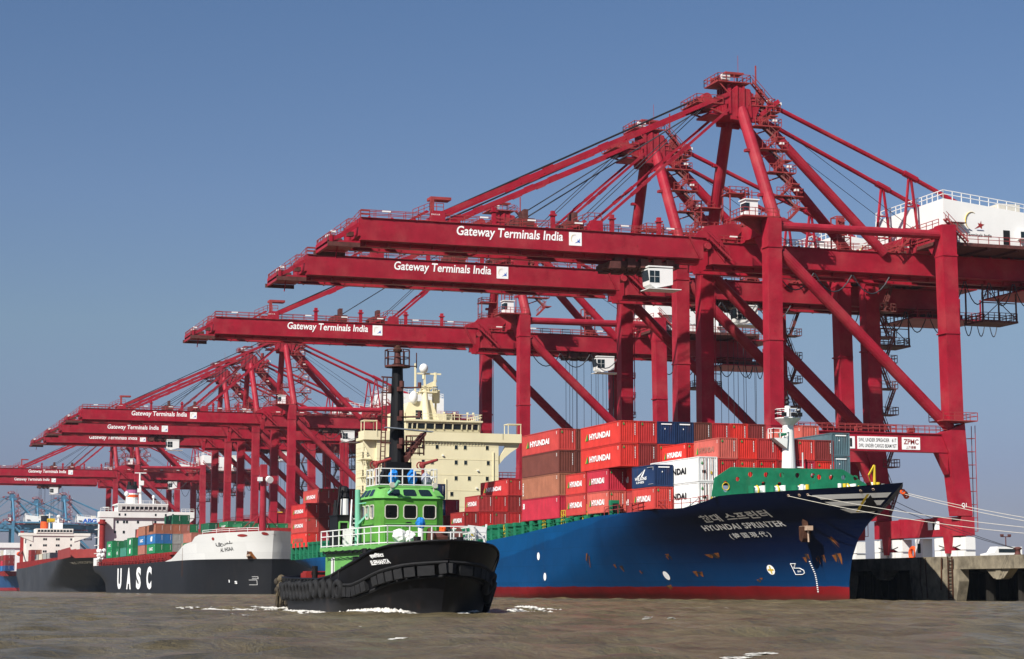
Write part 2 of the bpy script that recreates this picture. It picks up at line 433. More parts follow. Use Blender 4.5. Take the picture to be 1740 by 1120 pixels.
    # girder and boom: twin boxes with inside walkways
    def twin(x0, x1, z0, z1, name):
        b = mb5()
        for sg in (-1, 1):
            b.bx(x0, x1, sg * 4.2 if sg < 0 else 3.0, -3.0 if sg < 0 else 4.2, z0, z1)
            b.bx(x0, x1, sg * 4.35 if sg < 0 else 2.6, -2.6 if sg < 0 else 4.35, z0 - .16, z0 - .01)
            b.bx(x0, x1, sg * 2.5 if sg < 0 else 2.2, -2.2 if sg < 0 else 2.5, z0 - .6, z0 - .1)
            b.bx(x0, x1, sg * 2.2 if sg < 0 else 1.3, -1.3 if sg < 0 else 2.2, z0 - .72, z0 - .64)
            n = int((x1 - x0) / 3.2)
            for i in range(n):
                x = x0 + 1 + i * 3.2
                b.bx(x, x + .15, sg * 3.0 - .05 if sg < 0 else 2.2, -2.2 if sg < 0 else 3.05, z0 - .7, z0 - .17)
                b.bx(x, x + .3, sg * 4.45 if sg < 0 else 4.2, -4.2 if sg < 0 else 4.45, z1 + .02, z1 + .22)
        x = x0 + 3
        while x < x1 - 1:
            b.bx(x, x + .8, -3.0, 3.0, z1 - .9, z1 - .05); x += 10.5
        g = P(name, b, K)
        b = mb5()
        for y in (-4.1, -3.1, 3.1, 4.1): b.rail([(x0, y, z1 + .05), (x1, y, z1 + .05)], step=2.1)
        for sg in (-1, 1): b.bx(x0, x1, min(sg * 4.4, sg * 2.9), max(sg * 4.4, sg * 2.9), z1 + .03, z1 + .09)
        for i in range(int((x1 - x0) / 7)):
            xx = x0 + 3 + i * 7; b.bx(xx, xx + 1.2, -4.2, -4.05, z1 + .95, z1 + 1.15, 1)
        P('handrail', b, [W, M['white']], g)
        return g
    boom = twin(-57.3, -6.6, 48.5, 51.4, 'boom')
    gird = twin(-5.4, 53.0, 47.8, 50.8, 'girder')
    b = mb5(); b.bx(-57.6, -56.9, -4.2, 4.2, 48.9, 51.3); b.bx(-61.6, -57.3, -3.9, 3.9, 47.9, 48.2); b.bx(-61.6, -61.2, -4.2, 4.2, 47.5, 48.7)
    for y in (-3.9, 0, 3.9): b.bar((-61.4, y, 48.1), (-57.3, y, 50.6), .3, .5)
    b.bx(-60.8, -59.8, -2, 2, 48.2, 49.2, 1); b.bar((-60, -2, 47.9), (-60.3, -2.2, 45.9), .12)
    for i, (cx, cy, cz, q) in enumerate(((-61.2, -3.2, 48.5, .9), (-60.4, -1.2, 48.7, 1.0), (-59.2, 1.4, 48.9, 1.1), (-61.0, 2.6, 48.4, .8), (-58.4, -2.6, 49.3, .9), (-58.6, 3.0, 49.2, .9))): b.cb(cx, cy, cz, q, q * .8, q * .7, 1)
    b.bx(-61.9, -57.4, -4.3, -4.05, 47.3, 47.9, 1); b.bx(-61.9, -57.4, 4.05, 4.3, 47.3, 47.9, 1)
    hd = P('boom_tip', b, [K, M['crane_dark']], boom)
    b = mb5(); b.rail([(-61.4, -3.9, 48.2), (-59.6, -3.9, 48.9), (-57.3, -3.9, 51.4), (-56, -3.9, 51.4)], step=1.1); b.rail([(-61.4, 3.9, 48.2), (-57.3, 3.9, 51.4)], step=1.1); b.rail([(-61.5, -3.9, 48.2), (-61.5, 3.9, 48.2)], step=1.1)
    b.bx(-61.2, -60.6, -3.4, -2.8, 49.3, 49.6, 1); b.bx(-60.9, -60.4, .8, 1.4, 49.4, 49.7, 1)
    P('handrail', b, [W, M['white']], boom)
    # stay brackets, hinge, lamp posts
    for x in (-46.3, -23.0):
        b = mb5()
        for sg in (-1, 1): b.prism([(x - 1.3, 51.4), (x + 1.0, 51.4), (x + .9, 53.0), (x - .8, 53.0)], 'y', min(sg * 4.2, sg * 3.2), max(sg * 4.2, sg * 3.2))
        b.bx(x - .4, x + .4, -3.2, 3.2, 51.8, 52.6)
        b.prism([(x - 4.5, 51.4), (x - 4.0, 51.4), (x - 1.0, 53.0), (x - 1.4, 53.2)], 'y', -3.1, -2.3)
        bk = P('stay_bracket', b, K, boom)
        b = mb5(); b.rail([(x - 3.6, -3.9, 51.9), (x - 1.2, -3.9, 53), (x + .8, -3.9, 53)], step=1)
        if x < -40: b.bx(x - .2, x + .3, -1, -.5, 52.6, 55.2); b.bx(x - .2, x + 2.8, -1, 1, 55.2, 55.6)
        P('handrail', b, W, bk)
    for sg in (-1, 1):
        b = mb5()
        b.prism([(-8.2, 51.4), (-6.2, 51.4), (-3.4, 48.0), (-3.6, 50.8), (-4.6, 52.2), (-7.4, 52.4)], 'y', sg * 4.32 - .09, sg * 4.32 + .09)
        b.bar((-9.0, sg * 4.5, 51.6), (-7.2, sg * 4.5, 48.2), .25)
        b.tube((-6, sg * 4.6, 50.2), (-6, sg * 2.8, 50.2), .5)
        b.stair((-6.2, sg * 4.9, 51.3), (-2.6, sg * 4.9, 48.2), .7)
        b.prism([(-8, 51.4), (-2, 51.0), (.2, 53.3), (-1.4, 53.9), (-6, 53.2)], 'y', sg * 3.3 - .4, sg * 3.3 + .4)
        P('boom_hinge', b, K)
    for x in (-38.2, -29.5, -20.6, -13.4):
        b = mb5(); b.bar((x, -3.9, 51.4), (x, -3.9, 54.0), .55); b.bx(x - .5, x + .5, -4.3, -3.6, 53.3, 53.5, 0); P('boom_post', b, K, boom)
    for x in (-33, -25.6):
        b = mb5(); b.bx(x - 1.2, x + 1.2, -2.8, 2.8, 51.5, 53.0); b.bx(x - .3, x + .3, -2.6, -1.6, 53, 54.3); b.bx(x + .3, x + .9, .6, 1.6, 53, 54.6); P('pulley_block', b, M['crane_dark'], boom)
    # masts, apex
    AX = .6
    for sg in (-1, 1):
        b = mb5(); b.tube((1.4, sg * 11.2, 53.2), (AX, sg * 2.3, 71.2), 0.92, .84, 16)
        for f in (.22, .62): c = Vector((1.4, sg * 11.2, 53.2)).lerp(Vector((AX, sg * 2.3, 71.2)), f); b.cb(c.x - 1.1, c.y, c.z, .7, .8, .4)
        P('mast', b, K, smooth=False)
        b = mb5(); b.tube((3.2, sg * 2.6, 70.2), (22.6, sg * 4.3, 50.6), .74, n=14); P('back_strut', b, K)
        b = mb5(); b.tube((4.6, sg * 3.1, 72.2), (27.2, sg * 4.2, 62.6), .34, n=10); b.tube((27.2, sg * 4.2, 62.6), (46, sg * 4.2, 54.2), .34, n=10)
        b.tube((26.2, sg * 4.2, 63.05), (28.4, sg * 4.2, 62.1), .48, n=10); P('tail_stay', b, K)
        b = mb5()
        for dx in (-1.9, 1.9): b.bar((27.2 + dx * .1, sg * 4.2, 62.3), (27.2 + dx, sg * 4.2 + dx * .3, 51), .3)
        b.bar((25.9, sg * 4.2, 54.6), (28.5, sg * 4.2, 54.6), .22); b.bar((26.6, sg * 4.2, 58.0), (27.8, sg * 4.2, 58.0), .2)
        P('stay_post', b, K)
        for x, zf, w, zt, ww in ((-45.9, 52.6, .55, 73.4, .62), (-22.8, 52.4, .38, 71.2, .38)):
            b = mb5(); p0 = Vector((x, sg * 3.7, zf)); p1 = Vector((-1.4, sg * 2.7, zt))
            b.bar(p0, p1, w * .55, ww)
            for f in (.28, .36, .55, .64): c = p0.lerp(p1, f); d = (p1 - p0).normalized(); b.bar(c - d * .8, c + d * .8, w * .9, ww * 1.35)
            P('forestay', b, K)
    b = mb5()
    for sg in (-1, 1):
        b.prism([(-1.2, 69.6), (2.4, 69.4), (3.4, 71.8), (1.7, 74.3), (-.5, 74.5), (-1.9, 73.0)], 'y', sg * 2.5 - .22, sg * 2.5 + .22); b.prism([(-1.6, 73.4), (-1.2, 72.0), (-5.4, 70.9), (-5.0, 71.7)], 'y', sg * 2.5 - .2, sg * 2.5 + .2); b.bar((-1.4, sg * 2.75, 70.4), (-1.4, sg * 2.75, 74.2), .25); b.bar((-.3, sg * 2.75, 70), (-.3, sg * 2.75, 74.6), .25); b.bar((.8, sg * 2.75, 70), (.8, sg * 2.75, 74.6), .25); b.bar((1.9, sg * 2.75, 70), (1.7, sg * 2.75, 74.2), .25)
        b.tube((-4.8, sg * 2.2, 72.6), (-4.8, sg * .6, 72.6), .8, n=12)
        b.bar((3.2, sg * 3.2, 70.4), (6.0, sg * 3.6, 72.6), .6)
    b.bx(-4.6, 3.0, -2.3, 2.3, 70.2, 70.5); b.bx(-1, 2.6, -2.3, 2.3, 71.6, 73.8); b.bx(-.6, 1.4, -1.3, 1.3, 74.2, 75.4)
    for y in (-1.8, -.9, 0, .9, 1.8): b.bx(-1.4, -1.0, y - .15, y + .15, 70.6, 75)
    ap = P('apex_frame', b, K)
    b = mb5()
    b.bx(-6.8, -2.6, -2.9, 2.9, 71.7, 71.85); b.rail([(-2.6, -2.9, 71.85), (-6.8, -2.9, 71.85), (-6.8, 2.9, 71.85), (-2.6, 2.9, 71.85)], step=1.1); b.bar((-6.4, -2.6, 71.6), (-2.4, -2.4, 70.4), .25); b.bar((-6.4, 2.6, 71.6), (-2.4, 2.4, 70.4), .25); b.bx(-6.2, -5.4, -1.8, 1.8, 71.85, 72.6); b.bx(-4.6, -3.9, -1.2, .2, 71.85, 73.0)
    b.bx(-3.2, 2.0, -2.5, 2.5, 75.2, 75.35); b.rail([(-3.2, -2.5, 75.35), (2, -2.5, 75.35), (2, 2.5, 75.35), (-3.2, 2.5, 75.35), (-3.2, -2.5, 75.35)], step=1.2); b.bar((-3, -2.2, 75.2), (-1.4, -2.2, 73.6), .2); b.bx(-3, -2.2, -1.8, .6, 75.35, 76.0); b.tube((-2.4, 1.4, 75.3), (-2.4, 1.4, 76.6), .3, n=8)
    b.bx(-1.4, 1.6, -1.2, 1.2, 76.9, 77.1); b.bar((-1.4, -1.2, 75.2), (-1.4, -1.2, 77), .16); b.bar((1.6, 1.2, 75.2), (1.6, 1.2, 77), .16); b.bar((-1.4, 1.2, 75.2), (-1.4, 1.2, 77), .16)
    b.stair((1.8, -3.3, 75.2), (5.6, -3.3, 71.2), .8); b.bx(4.0, 6.2, -3.8, 3.8, 70.9, 71.05); b.rail([(4.0, -3.8, 71.05), (6.2, -3.8, 71.05), (6.2, 3.8, 71.05)], step=1.1); b.bar((4.6, 1.2, 71), (4.6, 1.2, 74.6), .3); b.bar((5.2, .4, 71), (5.2, .4, 73.8), .25); b.bx(4.3, 5.5, .1, 1.5, 73.0, 73.8)
    b.bar((3.6, -1, 75), (3.6, -1, 78.4), .18); b.bar((1.2, 0, 77), (1.2, 0, 80), .05); b.bx(5.8, 6.6, -3.4, -2.4, 72.1, 72.5, 1); b.bx(-2.4, -1.2, -2.4, -1.6, 75.6, 76.4, 1); b.bx(4.4, 5.2, 0, .8, 72.5, 75.2)
    P('apex_platform', b, [W, M['white']], ap)
    # ropes
    b = mb5()
    for y in (-1.6, -1.2, 1.2, 1.6): b.tube((-4.8, y, 73.2), (-45.5, y, 53.2), .075, n=4)
    for y in (-2.0, 2.0):
        b.tube((-4.4, y, 72.0), (-24.5, y, 53.0), .06, n=4); b.tube((-4.2, y * .7, 71.8), (-33, y * .7, 53.0), .06, n=4)
        b.tube((4, y, 71), (33, y, 52.4), .045, n=4)
    P('hoist_rope', b, M['rope'])
    # stairs up the near mast and the far landside leg
    b = mb5()
    zs = [53.4, 57.2, 61.0, 64.8, 68.6, 72.0]
    mp = lambda z: Vector((1.4, -11.2, 53.2)).lerp(Vector((AX, -2.3, 71.2)), (z - 53.2) / 18.0)
    for i, (za, zb) in enumerate(zip(zs, zs[1:])):
        a = mp(za); c = mp(zb); zm = (za + zb) / 2
        xa, xm = a.x + 2.0, a.x + 4.0
        b.stair((xa, a.y - .3, za), (xm, a.y, zm), .7, 0, (0, 1, 0), 7); b.stair((xm, a.y + .9, zm), (xa + .4, c.y, zb), .7, 1, (0, 1, 0), 7)
        b.bx(a.x + .8, xm + 1.1, c.y - .9, c.y + .9, zb - .16, zb); b.rail([(a.x + .9, c.y - .9, zb), (xm + 1.1, c.y - .9, zb), (xm + 1.1, c.y + .9, zb)], step=1.0)
        b.bx(xm - .4, xm + .9, a.y - .6, a.y + 1.5, zm - .16, zm); b.bar((a.x + .8, c.y, zb - 1.4), (xm, c.y, zb - .2), .2); b.bx(xm, xm + .6, c.y - .5, c.y + .1, zb + .8, zb + 1.1, 2)
    P('mast_stair', b, [W, M['stairm'], M['white']])
    b = mb5(); z = 12.0; k = 0
    while z < 48:
        b.bx(29.7, 32.6, 10.4, 13.0, z + 3.9, z + 4.05); b.rail([(29.8, 10.4, z + 4.05), (32.6, 10.4, z + 4.05), (32.6, 13, z + 4.05)], step=.9)
        b.stair((30.6, 10.8, z), (32.2, 10.8, z + 3.9), .7) if k % 2 == 0 else b.stair((32.2, 12.2, z), (30.6, 12.2, z + 3.9), .7)
        z += 4.05; k += 1
    P('leg_stair', b, st)
    b = mb5()
    for i in range(8): zz = 9.5 + i * 1.9; b.bx(31.1, 32.0, -12.6, -11.6, zz, zz + .08); b.bar((32, -12.6, zz), (32, -12.6, zz + 1.9), .08); b.bar((32, -11.6, zz), (32, -11.6, zz + 1.9), .08)
    P('leg_ladder', b, W)
    # rigging towers beside the far mast
    for (x0, x1, y0, y1, z0, z1) in ((-1.6, 1.6, 7.6, 10, 53.4, 58.2), (1.2, 4.2, 3.4, 6, 53.4, 59.8)):
        b = mb5()
        for x in (x0, x1):
            for y in (y0, y1): b.bar((x, y, z0 - 2), (x, y, z1 + 1.1), .16)
        for z in (z0 + 1.6, z1): b.bx(x0 - .2, x1 + .2, y0 - .2, y1 + .2, z, z + .16); b.rail([(x0, y0, z), (x1, y0, z), (x1, y1, z), (x0, y1, z), (x0, y0, z)], step=1.1)
        P('service_tower', b, W)
    # small white checker cabin on the near waterside leg
    b = mb5(); b.bx(-3.0, -1.1, -10.9, -9.1, 53.55, 56.0, 0); b.bx(-3.02, -2.4, -10.92, -9.3, 54.4, 55.6, 1); b.bx(-3.2, -.9, -11.1, -8.9, 56.0, 56.15, 0)
    P('checker_cabin', b, [M['white'], M['glass']])
    b = mb5(); b.bx(-4.2, 1.4, -12.6, -8.2, 53.36, 53.54); b.prism([(-4.0, 53.36), (-.4, 53.36), (-.4, 51.4)], 'y', -10.3, -9.7); b.rail([(1.4, -12.6, 53.5), (-4.2, -12.6, 53.5), (-4.2, -8.2, 53.5)], step=1.0)
    for x in (-2.6, -1.6): b.bar((x, -10, 56.1), (x, -10, 57.6), .12)
    b.rail([(-3.1, -11, 56.1), (-1, -11, 56.1)], h=1.0, step=1); P('cabin_platform', b, W)
    # machinery house
    if house:
        b = mb5(); x0, x1, y0, y1, zb, zf, zr = 29.2 + hx, 46.2 + hx, -10.2, 10.2, 51.8, 58.3, 56.6
        b.prism([(x0, zb), (x1, zb), (x1, zr), (x0, zf)], 'y', y0, y1)
        b.bx(x0 + 1, x1 - .5, y0 - .02, y0, zb, zb + .02)
        mh = P('machinery_house', b, M['white'])
        b = mb5(); b.rail([(x0 + .1, y1 - .1, zf), (x0 + .1, y0 + .1, zf), (x1 - .1, y0 + .1, zr), (x1 - .1, y1 - .1, zr)], h=1.3, step=1.6, r=.05); P('roof_rail', b, M['white'], mh)
        b = mb5(); b.bx(x1 - 6.2, x1 - 2.6, -8, -4.5, zr + .4, zr + 2.0); b.bx(x1 - 6.0, x1 - 5.6, -7.8, -7.4, zr - .4, zr + .5); P('roof_unit', b, M['hemp'], mh)
        b = mb5(); b.bx(x1 - 7.0, x1 - 5.9, y0 - .05, y0 + .02, zb + .15, zb + 2.3); P('door', b, M['black'], mh)
        b = mb5(); b.bx(x1 - 4.6, x1 - 3.4, y0 - .8, y0 + .02, zb + 1.0, zb + 2.3, 0); b.bx(x1 - 4.5, x1 - 3.5, y0 - .83, y0 - .8, zb + 1.2, zb + 2.1, 1); P('vent_hood', b, [M['white'], M['glass']], mh)
        b = mb5(); b.bx(x0 + .6, x0 + 3.2, y0 - .9, y0 - .1, 54.6, 54.75); b.bar((x0 + 1, y0 - .5, 51.8), (x0 + 1, y0 - .5, 54.6), .12); P('awning', b, M['crane_dark'], mh)
        if full:
            b = mb5(); nf = lambda cx, cz, w, h: (lambda x, y: (cx + x * w, y0 - .03, cz + y * h))
            put_text(b, 'Gateway Terminals India', nf(30.2, 52.75, 7.0, .62), 0, .012, .2)
            pts = [(33.9 + 1.1 * math.cos(a), y0 - .03, 55.2 + 1.35 * math.sin(a)) for a in [R(60 + i * 22) for i in range(10)]]
            for i in range(9):
                w = .05 + .10 * math.sin(math.pi * i / 9); p, q = pts[i], pts[i + 1]
                b.bar(p, q, .02, w * 2, 1, ref=(0, 1, 0))
            b.add([(34.3 + (x - 35.4) * .62, y0 - .03, 54.0 + (z - 53.8) * .7) for x, z in ((35.4, 53.8), (36.6, 54.6), (36.4, 55.2), (37.0, 55.0), (37.3, 55.7), (37.4, 55.0), (38.2, 54.9), (37.5, 54.5), (37.5, 53.9), (36.9, 54.3))], [tuple(range(10))], 2)
            for q in (0, 1): b.bar((32.7 + q * 2.0, y0 - .03, 53.95 - q * .05), (33.9 + q * 2.0, y0 - .03, 53.8 + q * .1), .02, .16, 3, ref=(0, 1, 0))
            P('lettering', b, [M['black'], M['yellow'], M['red'], M['logo_blue']], mh)
        b = mb5(); b.bx(27.4, 50.5, -11.2, 11.2, 51.2, 51.7)
        for x in (31, 36, 41, 46): b.bx(x, x + .5, -10.8, 10.8, 50.85, 51.2)
        fl = P('house_platform', b, M['crane_dark'] if paint == 'crane' else K)
        b = mb5(); b.rail([(29, -11.1, 51.7), (50.4, -11.1, 51.7), (50.4, 11.1, 51.7)]); b.rail([(27.5, 11.1, 51.7), (27.5, -11.1, 51.7)]); b.stair((32.2, -11.6, 51.7), (28.6, -11.6, 55.0), .8); b.stair((24.2, -4.9, 50.9), (27.4, -4.9, 54.0), .8)
        P('handrail', b, W, fl)
        b = mb5()
        for x in (18.4, 20.6):
            for y in (2.4, 4.4): b.bar((x, y, 50.8), (x, y, 57.2), .18)
        for z in (52.4, 54, 55.6, 57.2):
            b.bar((18.4, 2.4, z), (20.6, 2.4, z), .14); b.bar((18.4, 4.4, z), (20.6, 4.4, z), .14); b.bar((18.4, 2.4, z), (18.4, 4.4, z), .14); b.bar((18.4, 2.4, z - 1.6), (20.6, 2.4, z), .1); b.bx(19, 20, 3, 4, z - 1.2, z)
        P('cable_tower', b, W)
    # rear end
    b = mb5()
    b.bx(52.9, 53.4, -4.2, 4.2, 48, 50.7); b.bx(45, 58.6, -5.6, 5.6, 45.9, 46.1); b.bx(47, 57, -6.2, 6.2, 51.0, 51.2); b.bx(48, 52, -2, 2, 51.2, 53)
    for x in (46, 50, 54, 58):
        for y in (-5.4, 5.4): b.bar((x, y, 46), (x, y, 47.8 if x < 53 else 49.5), .2)
    b.bx(49, 56, -3, 3, 46.1, 47.2, 1); b.bx(48.5, 53, -5.9, -4.5, 51.2, 52.4, 1)
    re = P('rear_platform', b, [K, M['crane_dark']], gird)
    b = mb5(); b.rail([(45, 5.6, 46.1), (45, -5.6, 46.1), (58.6, -5.6, 46.1), (58.6, 5.6, 46.1)], step=1.2); b.rail([(47, 6.2, 51.2), (47, -6.2, 51.2), (57, -6.2, 51.2), (57, 6.2, 51.2)], step=1.2)
    P('handrail', b, W, re)
    b = mb5()
    for x in (40.2, 46):
        for y in (-2.4, 2.4): b.bar((x, y, 41.7), (x, y, 47.2), .2)
    b.bx(40, 46.2, -2.6, 2.6, 41.4, 41.7); b.rail([(40.1, -2.5, 41.7), (46.1, -2.5, 41.7), (46.1, 2.5, 41.7), (40.1, 2.5, 41.7), (40.1, -2.5, 41.7)], h=1.2, step=1.0, rows=(1, .66, .33))
    b.bar((40.2, -2.4, 42), (46, -2.4, 47), .1); b.bar((46, -2.4, 42), (40.2, -2.4, 47), .1); b.bar((40.2, -2.4, 44.4), (46, -2.4, 44.4), .14)
    P('hanging_gantry', b, M['crane_dark'], gird)
    def loop(xa, xb, dz, y=-5.0, z=47.0):
        b = mb5(); pts = [(xa + (xb - xa) * i / 8, y, z - dz * (1 - (2 * i / 8 - 1) ** 2)) for i in range(9)]; b.path(pts, .09, 4); P('festoon_cable', b, M['rope'], gird)
    for i in range(5): loop(31.5 + i * 4.2, 35.5 + i * 4.2, 3.4)
    for i in range(5): loop(50.2 + i * 2.4, 51.9 + i * 2.4, 2.7, z=46.1)
    for i in range(3): loop(4.5 + i * 6.2, 10.5 + i * 6.2, 2.6)
    # lettering on the boom
    if full:
        b = mb5(); f = lambda x, y: (-43.7 + x * 15.6, -4.225, 49.35 + y * 1.72)
        put_text(b, 'Gateway Terminals India', f, 0, .018, .12)
        b.bx(-27.2, -25.3, -4.235, -4.22, 49.2, 51.1, 0)
        for i in range(6):
            a0, a1 = R(70 + i * 26), R(96 + i * 26)
            b.bar((-26.4 + .5 * math.cos(a0), -4.245, 50.15 + .6 * math.sin(a0)), (-26.4 + .5 * math.cos(a1), -4.245, 50.15 + .6 * math.sin(a1)), .02, .08, 1, ref=(0, 1, 0))
        b.add([(-25.95 + (x + 25.95) * .75, -4.25, 49.65 + (z - 49.65) * .75) for x, z in ((-26.5, 49.5), (-25.9, 49.9), (-25.9, 50.3), (-25.7, 50.0), (-25.45, 50.5), (-25.5, 49.9), (-25.4, 49.6), (-25.8, 49.7))], [tuple(range(8))], 2)
        P('lettering', b, [M['letter'], M['yellow'], M['logo_blue']], boom)
    return root

def make_trolley(root, x, ropes=None):
    """trolley and operator cab hung at local x under the twin girder; ropes = length of hoist ropes hanging down"""
    b = mb5()
    b.bx(x - 7, x + 3.5, -3.0, 3.0, 46.9, 47.6)
    for i in range(5): b.bx(x - 6.6 + i * 2, x - 5.4 + i * 2, -3.4, -2.2, 46.7, 48.0); b.bx(x - 6.6 + i * 2, x - 5.2 + i * 2, 1.6, 3.3, 46.6, 47.9)
    for i in range(6): b.torus((x - 6 + i * 1.7, -1.2, 46.8), (0, 1, 0), .5, .12, 10, 4)
    b.bar((x + 2, -3.6, 46.9), (x + 2, -3.6, 44.6), .3); b.bx(x - 7.4, x - 5.8, -3.8, -2.4, 46.4, 47.4)
    t = b.build('trolley', M['crane_dark'], root)
    b = mb5()
    b.prism([(x - 2.0, 46.5), (x + 1.8, 46.7), (x + 1.8, 44.3), (x - .8, 43.7), (x - 1.7, 44.2)], 'y', -4.6, -2.0, 0)
    cabo = b.build('operator_cab', M['white'], root)
    b = mb5()
    b.bx(x - 1.75, x - .25, -4.63, -4.6, 44.5, 46.2)
    b.add([(x - 2.02, -4.5, 46.3), (x - 2.02, -2.1, 46.3), (x - 1.73, -2.1, 44.5), (x - 1.73, -4.5, 44.5)], [(0, 1, 2, 3)])
    b.build('window', M['glass'], cabo)
    b = mb5(); b.bar((x - 1.0, -4.645, 44.5), (x - 1.0, -4.645, 46.2), .04); b.bar((x - 1.75, -4.645, 45.35), (x - .25, -4.645, 45.35), .04); b.bx(x - 2, x + 3, -4.9, -1.8, 43.55, 43.65); b.bx(x - 1.9, x + 1.8, -4.7, -1.9, 46.7, 46.9)
    b.build('cab_frame', M['white'], cabo)
    if ropes:
        b = mb5()
        for dx in (-6, -5.2, -3.6, -.6, .4, 2.6, 4.2):
            for y in (-1.9, 1.9): b.tube((x + dx, y, 46.9), (x + dx, y, 46.9 - ropes), .045, n=4)
        h = b.build('hoist_rope', M['rope'], root)
        b = mb5(); zz = 46.9 - ropes; b.bx(x - 2, x + 1, -3, 3, zz - .9, zz); b.bx(x - 1.6, x + .6, -6.1, 6.1, zz - 1.6, zz - .9); b.build('spreader', M['yellow'], h)

CRANES = [  # centre along the quay, trolley position, rope length, label
    (269, -13.4, None, 'nearest red gantry crane, its long boom and apex highest in the view'),
    (301.5, 15.4, 24, 'second nearest red gantry crane, its boom just below the topmost boom'),
    (377, 20.2, 26, 'third nearest red gantry crane, boom passing over the cream ship bridge and tug mast'),
    (580, 19, 20, 'red gantry crane with the uppermost boom of the middle group, behind the tug'),
    (631, -23.6, None, 'red gantry crane of the middle group with its white cab out on the boom'),
    (676, 20, 20, 'red gantry crane with the lowest boom of the middle group above the white forecastle'),
    (881, 17, None, 'far red gantry crane with the upper of the two lowest booms at left edge'),
    (947, -26, 14, 'farthest red gantry crane, lowest boom at left edge, trolley hanging near its tip'),
]
proto = make_crane(CRANES[0][3], 'red ship-to-shore cranes along the quay', 'crane')
index_children()
for i, (c, tx, rl, lab) in enumerate(CRANES):
    o = proto if i == 0 else copy_tree(proto)
    o.location = (125, c, 5); o['label'] = lab
    make_trolley(o, tx, rl)
    b = mb5()                                   # signs on the near portal beam and leg
    y = -12.53
    b.bx(11.4, 12.6, y - .02, y + .06, 21.0, 22.7, 0); b.bx(13.0, 19.4, y - .02, y + .06, 20.95, 22.75, 0); b.bx(20.1, 23.0, y - .02, y + .06, 21.0, 22.75, 0)
    n = str(i + 1)
    put_text(b, n, lambda u, v: (11.8 + u * (.35 if n == '1' else .6), y - .04, 21.25 + v * 1.2), 1, .02)
    put_text(b, 'SWL UNDER SPREADER   61T', lambda u, v: (13.2 + u * 6.0, y - .04, 22.0 + v * .52), 1, .004)
    put_text(b, 'SWL UNDER CARGO BEAM 95T', lambda u, v: (13.2 + u * 6.0, y - .04, 21.2 + v * .52), 1, .004)
    put_text(b, 'ZPMC', lambda u, v: (20.35 + u * 2.4, y - .04, 21.75 + v * .75), 2, .02)
    put_text(b, '上海振華', lambda u, v: (20.7 + u * 1.6, y - .04, 21.12 + v * .42), 2, .01)
    b.build('load_sign', [M['letter'], M['black'], M['red']], o)
    b = mb5()
    put_text(b, 'Q' + n, lambda u, v: (29.3 + u * .8, -12.9, 12.8 + v * .75), 0, .02)
    put_text(b, 'Q' + n, lambda u, v: (28.55 - .02, -11.0 - u * .75, 12.8 + v * .75), 0, .02)
    b.bx(29.24, 29.29, -6.6, -3.4, 9.9, 11.1, 0)
    b.build('leg_number', [M['letter']], o)
index_children()

# ---------------------------------------------------------------- ships: lofted hulls
class Hull:
    """hull along +Y (s); stem(z), stern(z), half breadth b(s,z), top edge ztop(s); tc = centre line t"""
    def __init__(h, tc, B, stem, stern, ztop, Le0, Le1, n0, n1, zref, Ls, fp=1.0, m0=1.0, m1=1.0):
        h.tc, h.B, h.stem, h.stern, h.zt = tc, B, stem, stern, ztop
        h.Le0, h.Le1, h.n0, h.n1, h.zref, h.Ls, h.fp = Le0, Le1, n0, n1, zref, Ls, fp; h.m0, h.m1 = m0, m1
    def half(h, s, z):
        k = min(1, max(0, z / h.zref)) ** h.fp
        Le = h.Le0 + (h.Le1 - h.Le0) * k; n = h.n0 + (h.n1 - h.n0) * k
        d = s - interp(z, h.stem); g = (1 - (1 - min(1, max(0, d / Le))) ** n) ** (h.m0 + (h.m1 - h.m0) * k)
        e = interp(z, h.stern) - s; q = min(1, max(0, e / h.Ls))
        lo = .25 if z < 3 else .25 + .6 * min(1, (z - 3) / 4)
        return h.B * g * (lo + (1 - lo) * (1 - (1 - q) ** 2.2))
    def pt(h, s, z, off=0.05, side=-1):
        b = h.half(s, z); e = .3
        nz = -(h.half(s, z + e) - h.half(s, z - e)) / (2 * e); ns = -(h.half(s + e, z) - h.half(s - e, z)) / (2 * e)
        L = math.sqrt(1 + nz * nz + ns * ns)
        return (h.tc + side * (b + off / L), s + ns * off / L, z + nz * off / L)
    def build(h, name, mats, parent, cols, nz=16, deck_drop=0.0, deckmat=1, zb=-1.2, o=None):
        b = MB(tuple(parent.location) if o is None else o); rows = []
        s0 = interp(h.zt[0][1], h.stem); s1 = interp(h.zt[-1][1], h.stern)
        for sk in cols:
            zt = interp(sk, h.zt); p = (sk - s0) / (s1 - s0); col = []
            for j in range(nz + 1):
                z = zb + (zt - zb) * j / nz
                a = interp(z, h.stem); e = interp(z, h.stern); s = a + p * (e - a)
                col.append((h.half(s, z), s, z))
            rows.append(col)
        n = nz + 1; vs = []; fs = []
        for sd in (-1, 1):
            base = len(vs)
            for c in rows: vs += [(h.tc + sd * w, s, z) for w, s, z in c]
            for i in range(len(rows) - 1):
                for j in range(nz):
                    q = (base + i * n + j, base + (i + 1) * n + j, base + (i + 1) * n + j + 1, base + i * n + j + 1)
                    fs.append(q if sd < 0 else q[::-1])
        nb = len(rows) * n
        last = (len(rows) - 1) * n
        for j in range(nz): fs.append((last + j, nb + last + j, nb + last + j + 1, last + j + 1))
        b.add(vs, fs, 0)
        dv = []; 
        for c in rows:
            w, s, z = c[-1]; z -= deck_drop; w2 = max(0.0, h.half(s, z) - .15)
            dv += [(h.tc - w2, s, z), (h.tc + w2, s, z)]
        b.add(dv, [(2 * i, 2 * i + 1, 2 * i + 3, 2 * i + 2) for i in range(len(rows) - 1)], deckmat)
        return b.build(name, mats, parent, smooth=True)

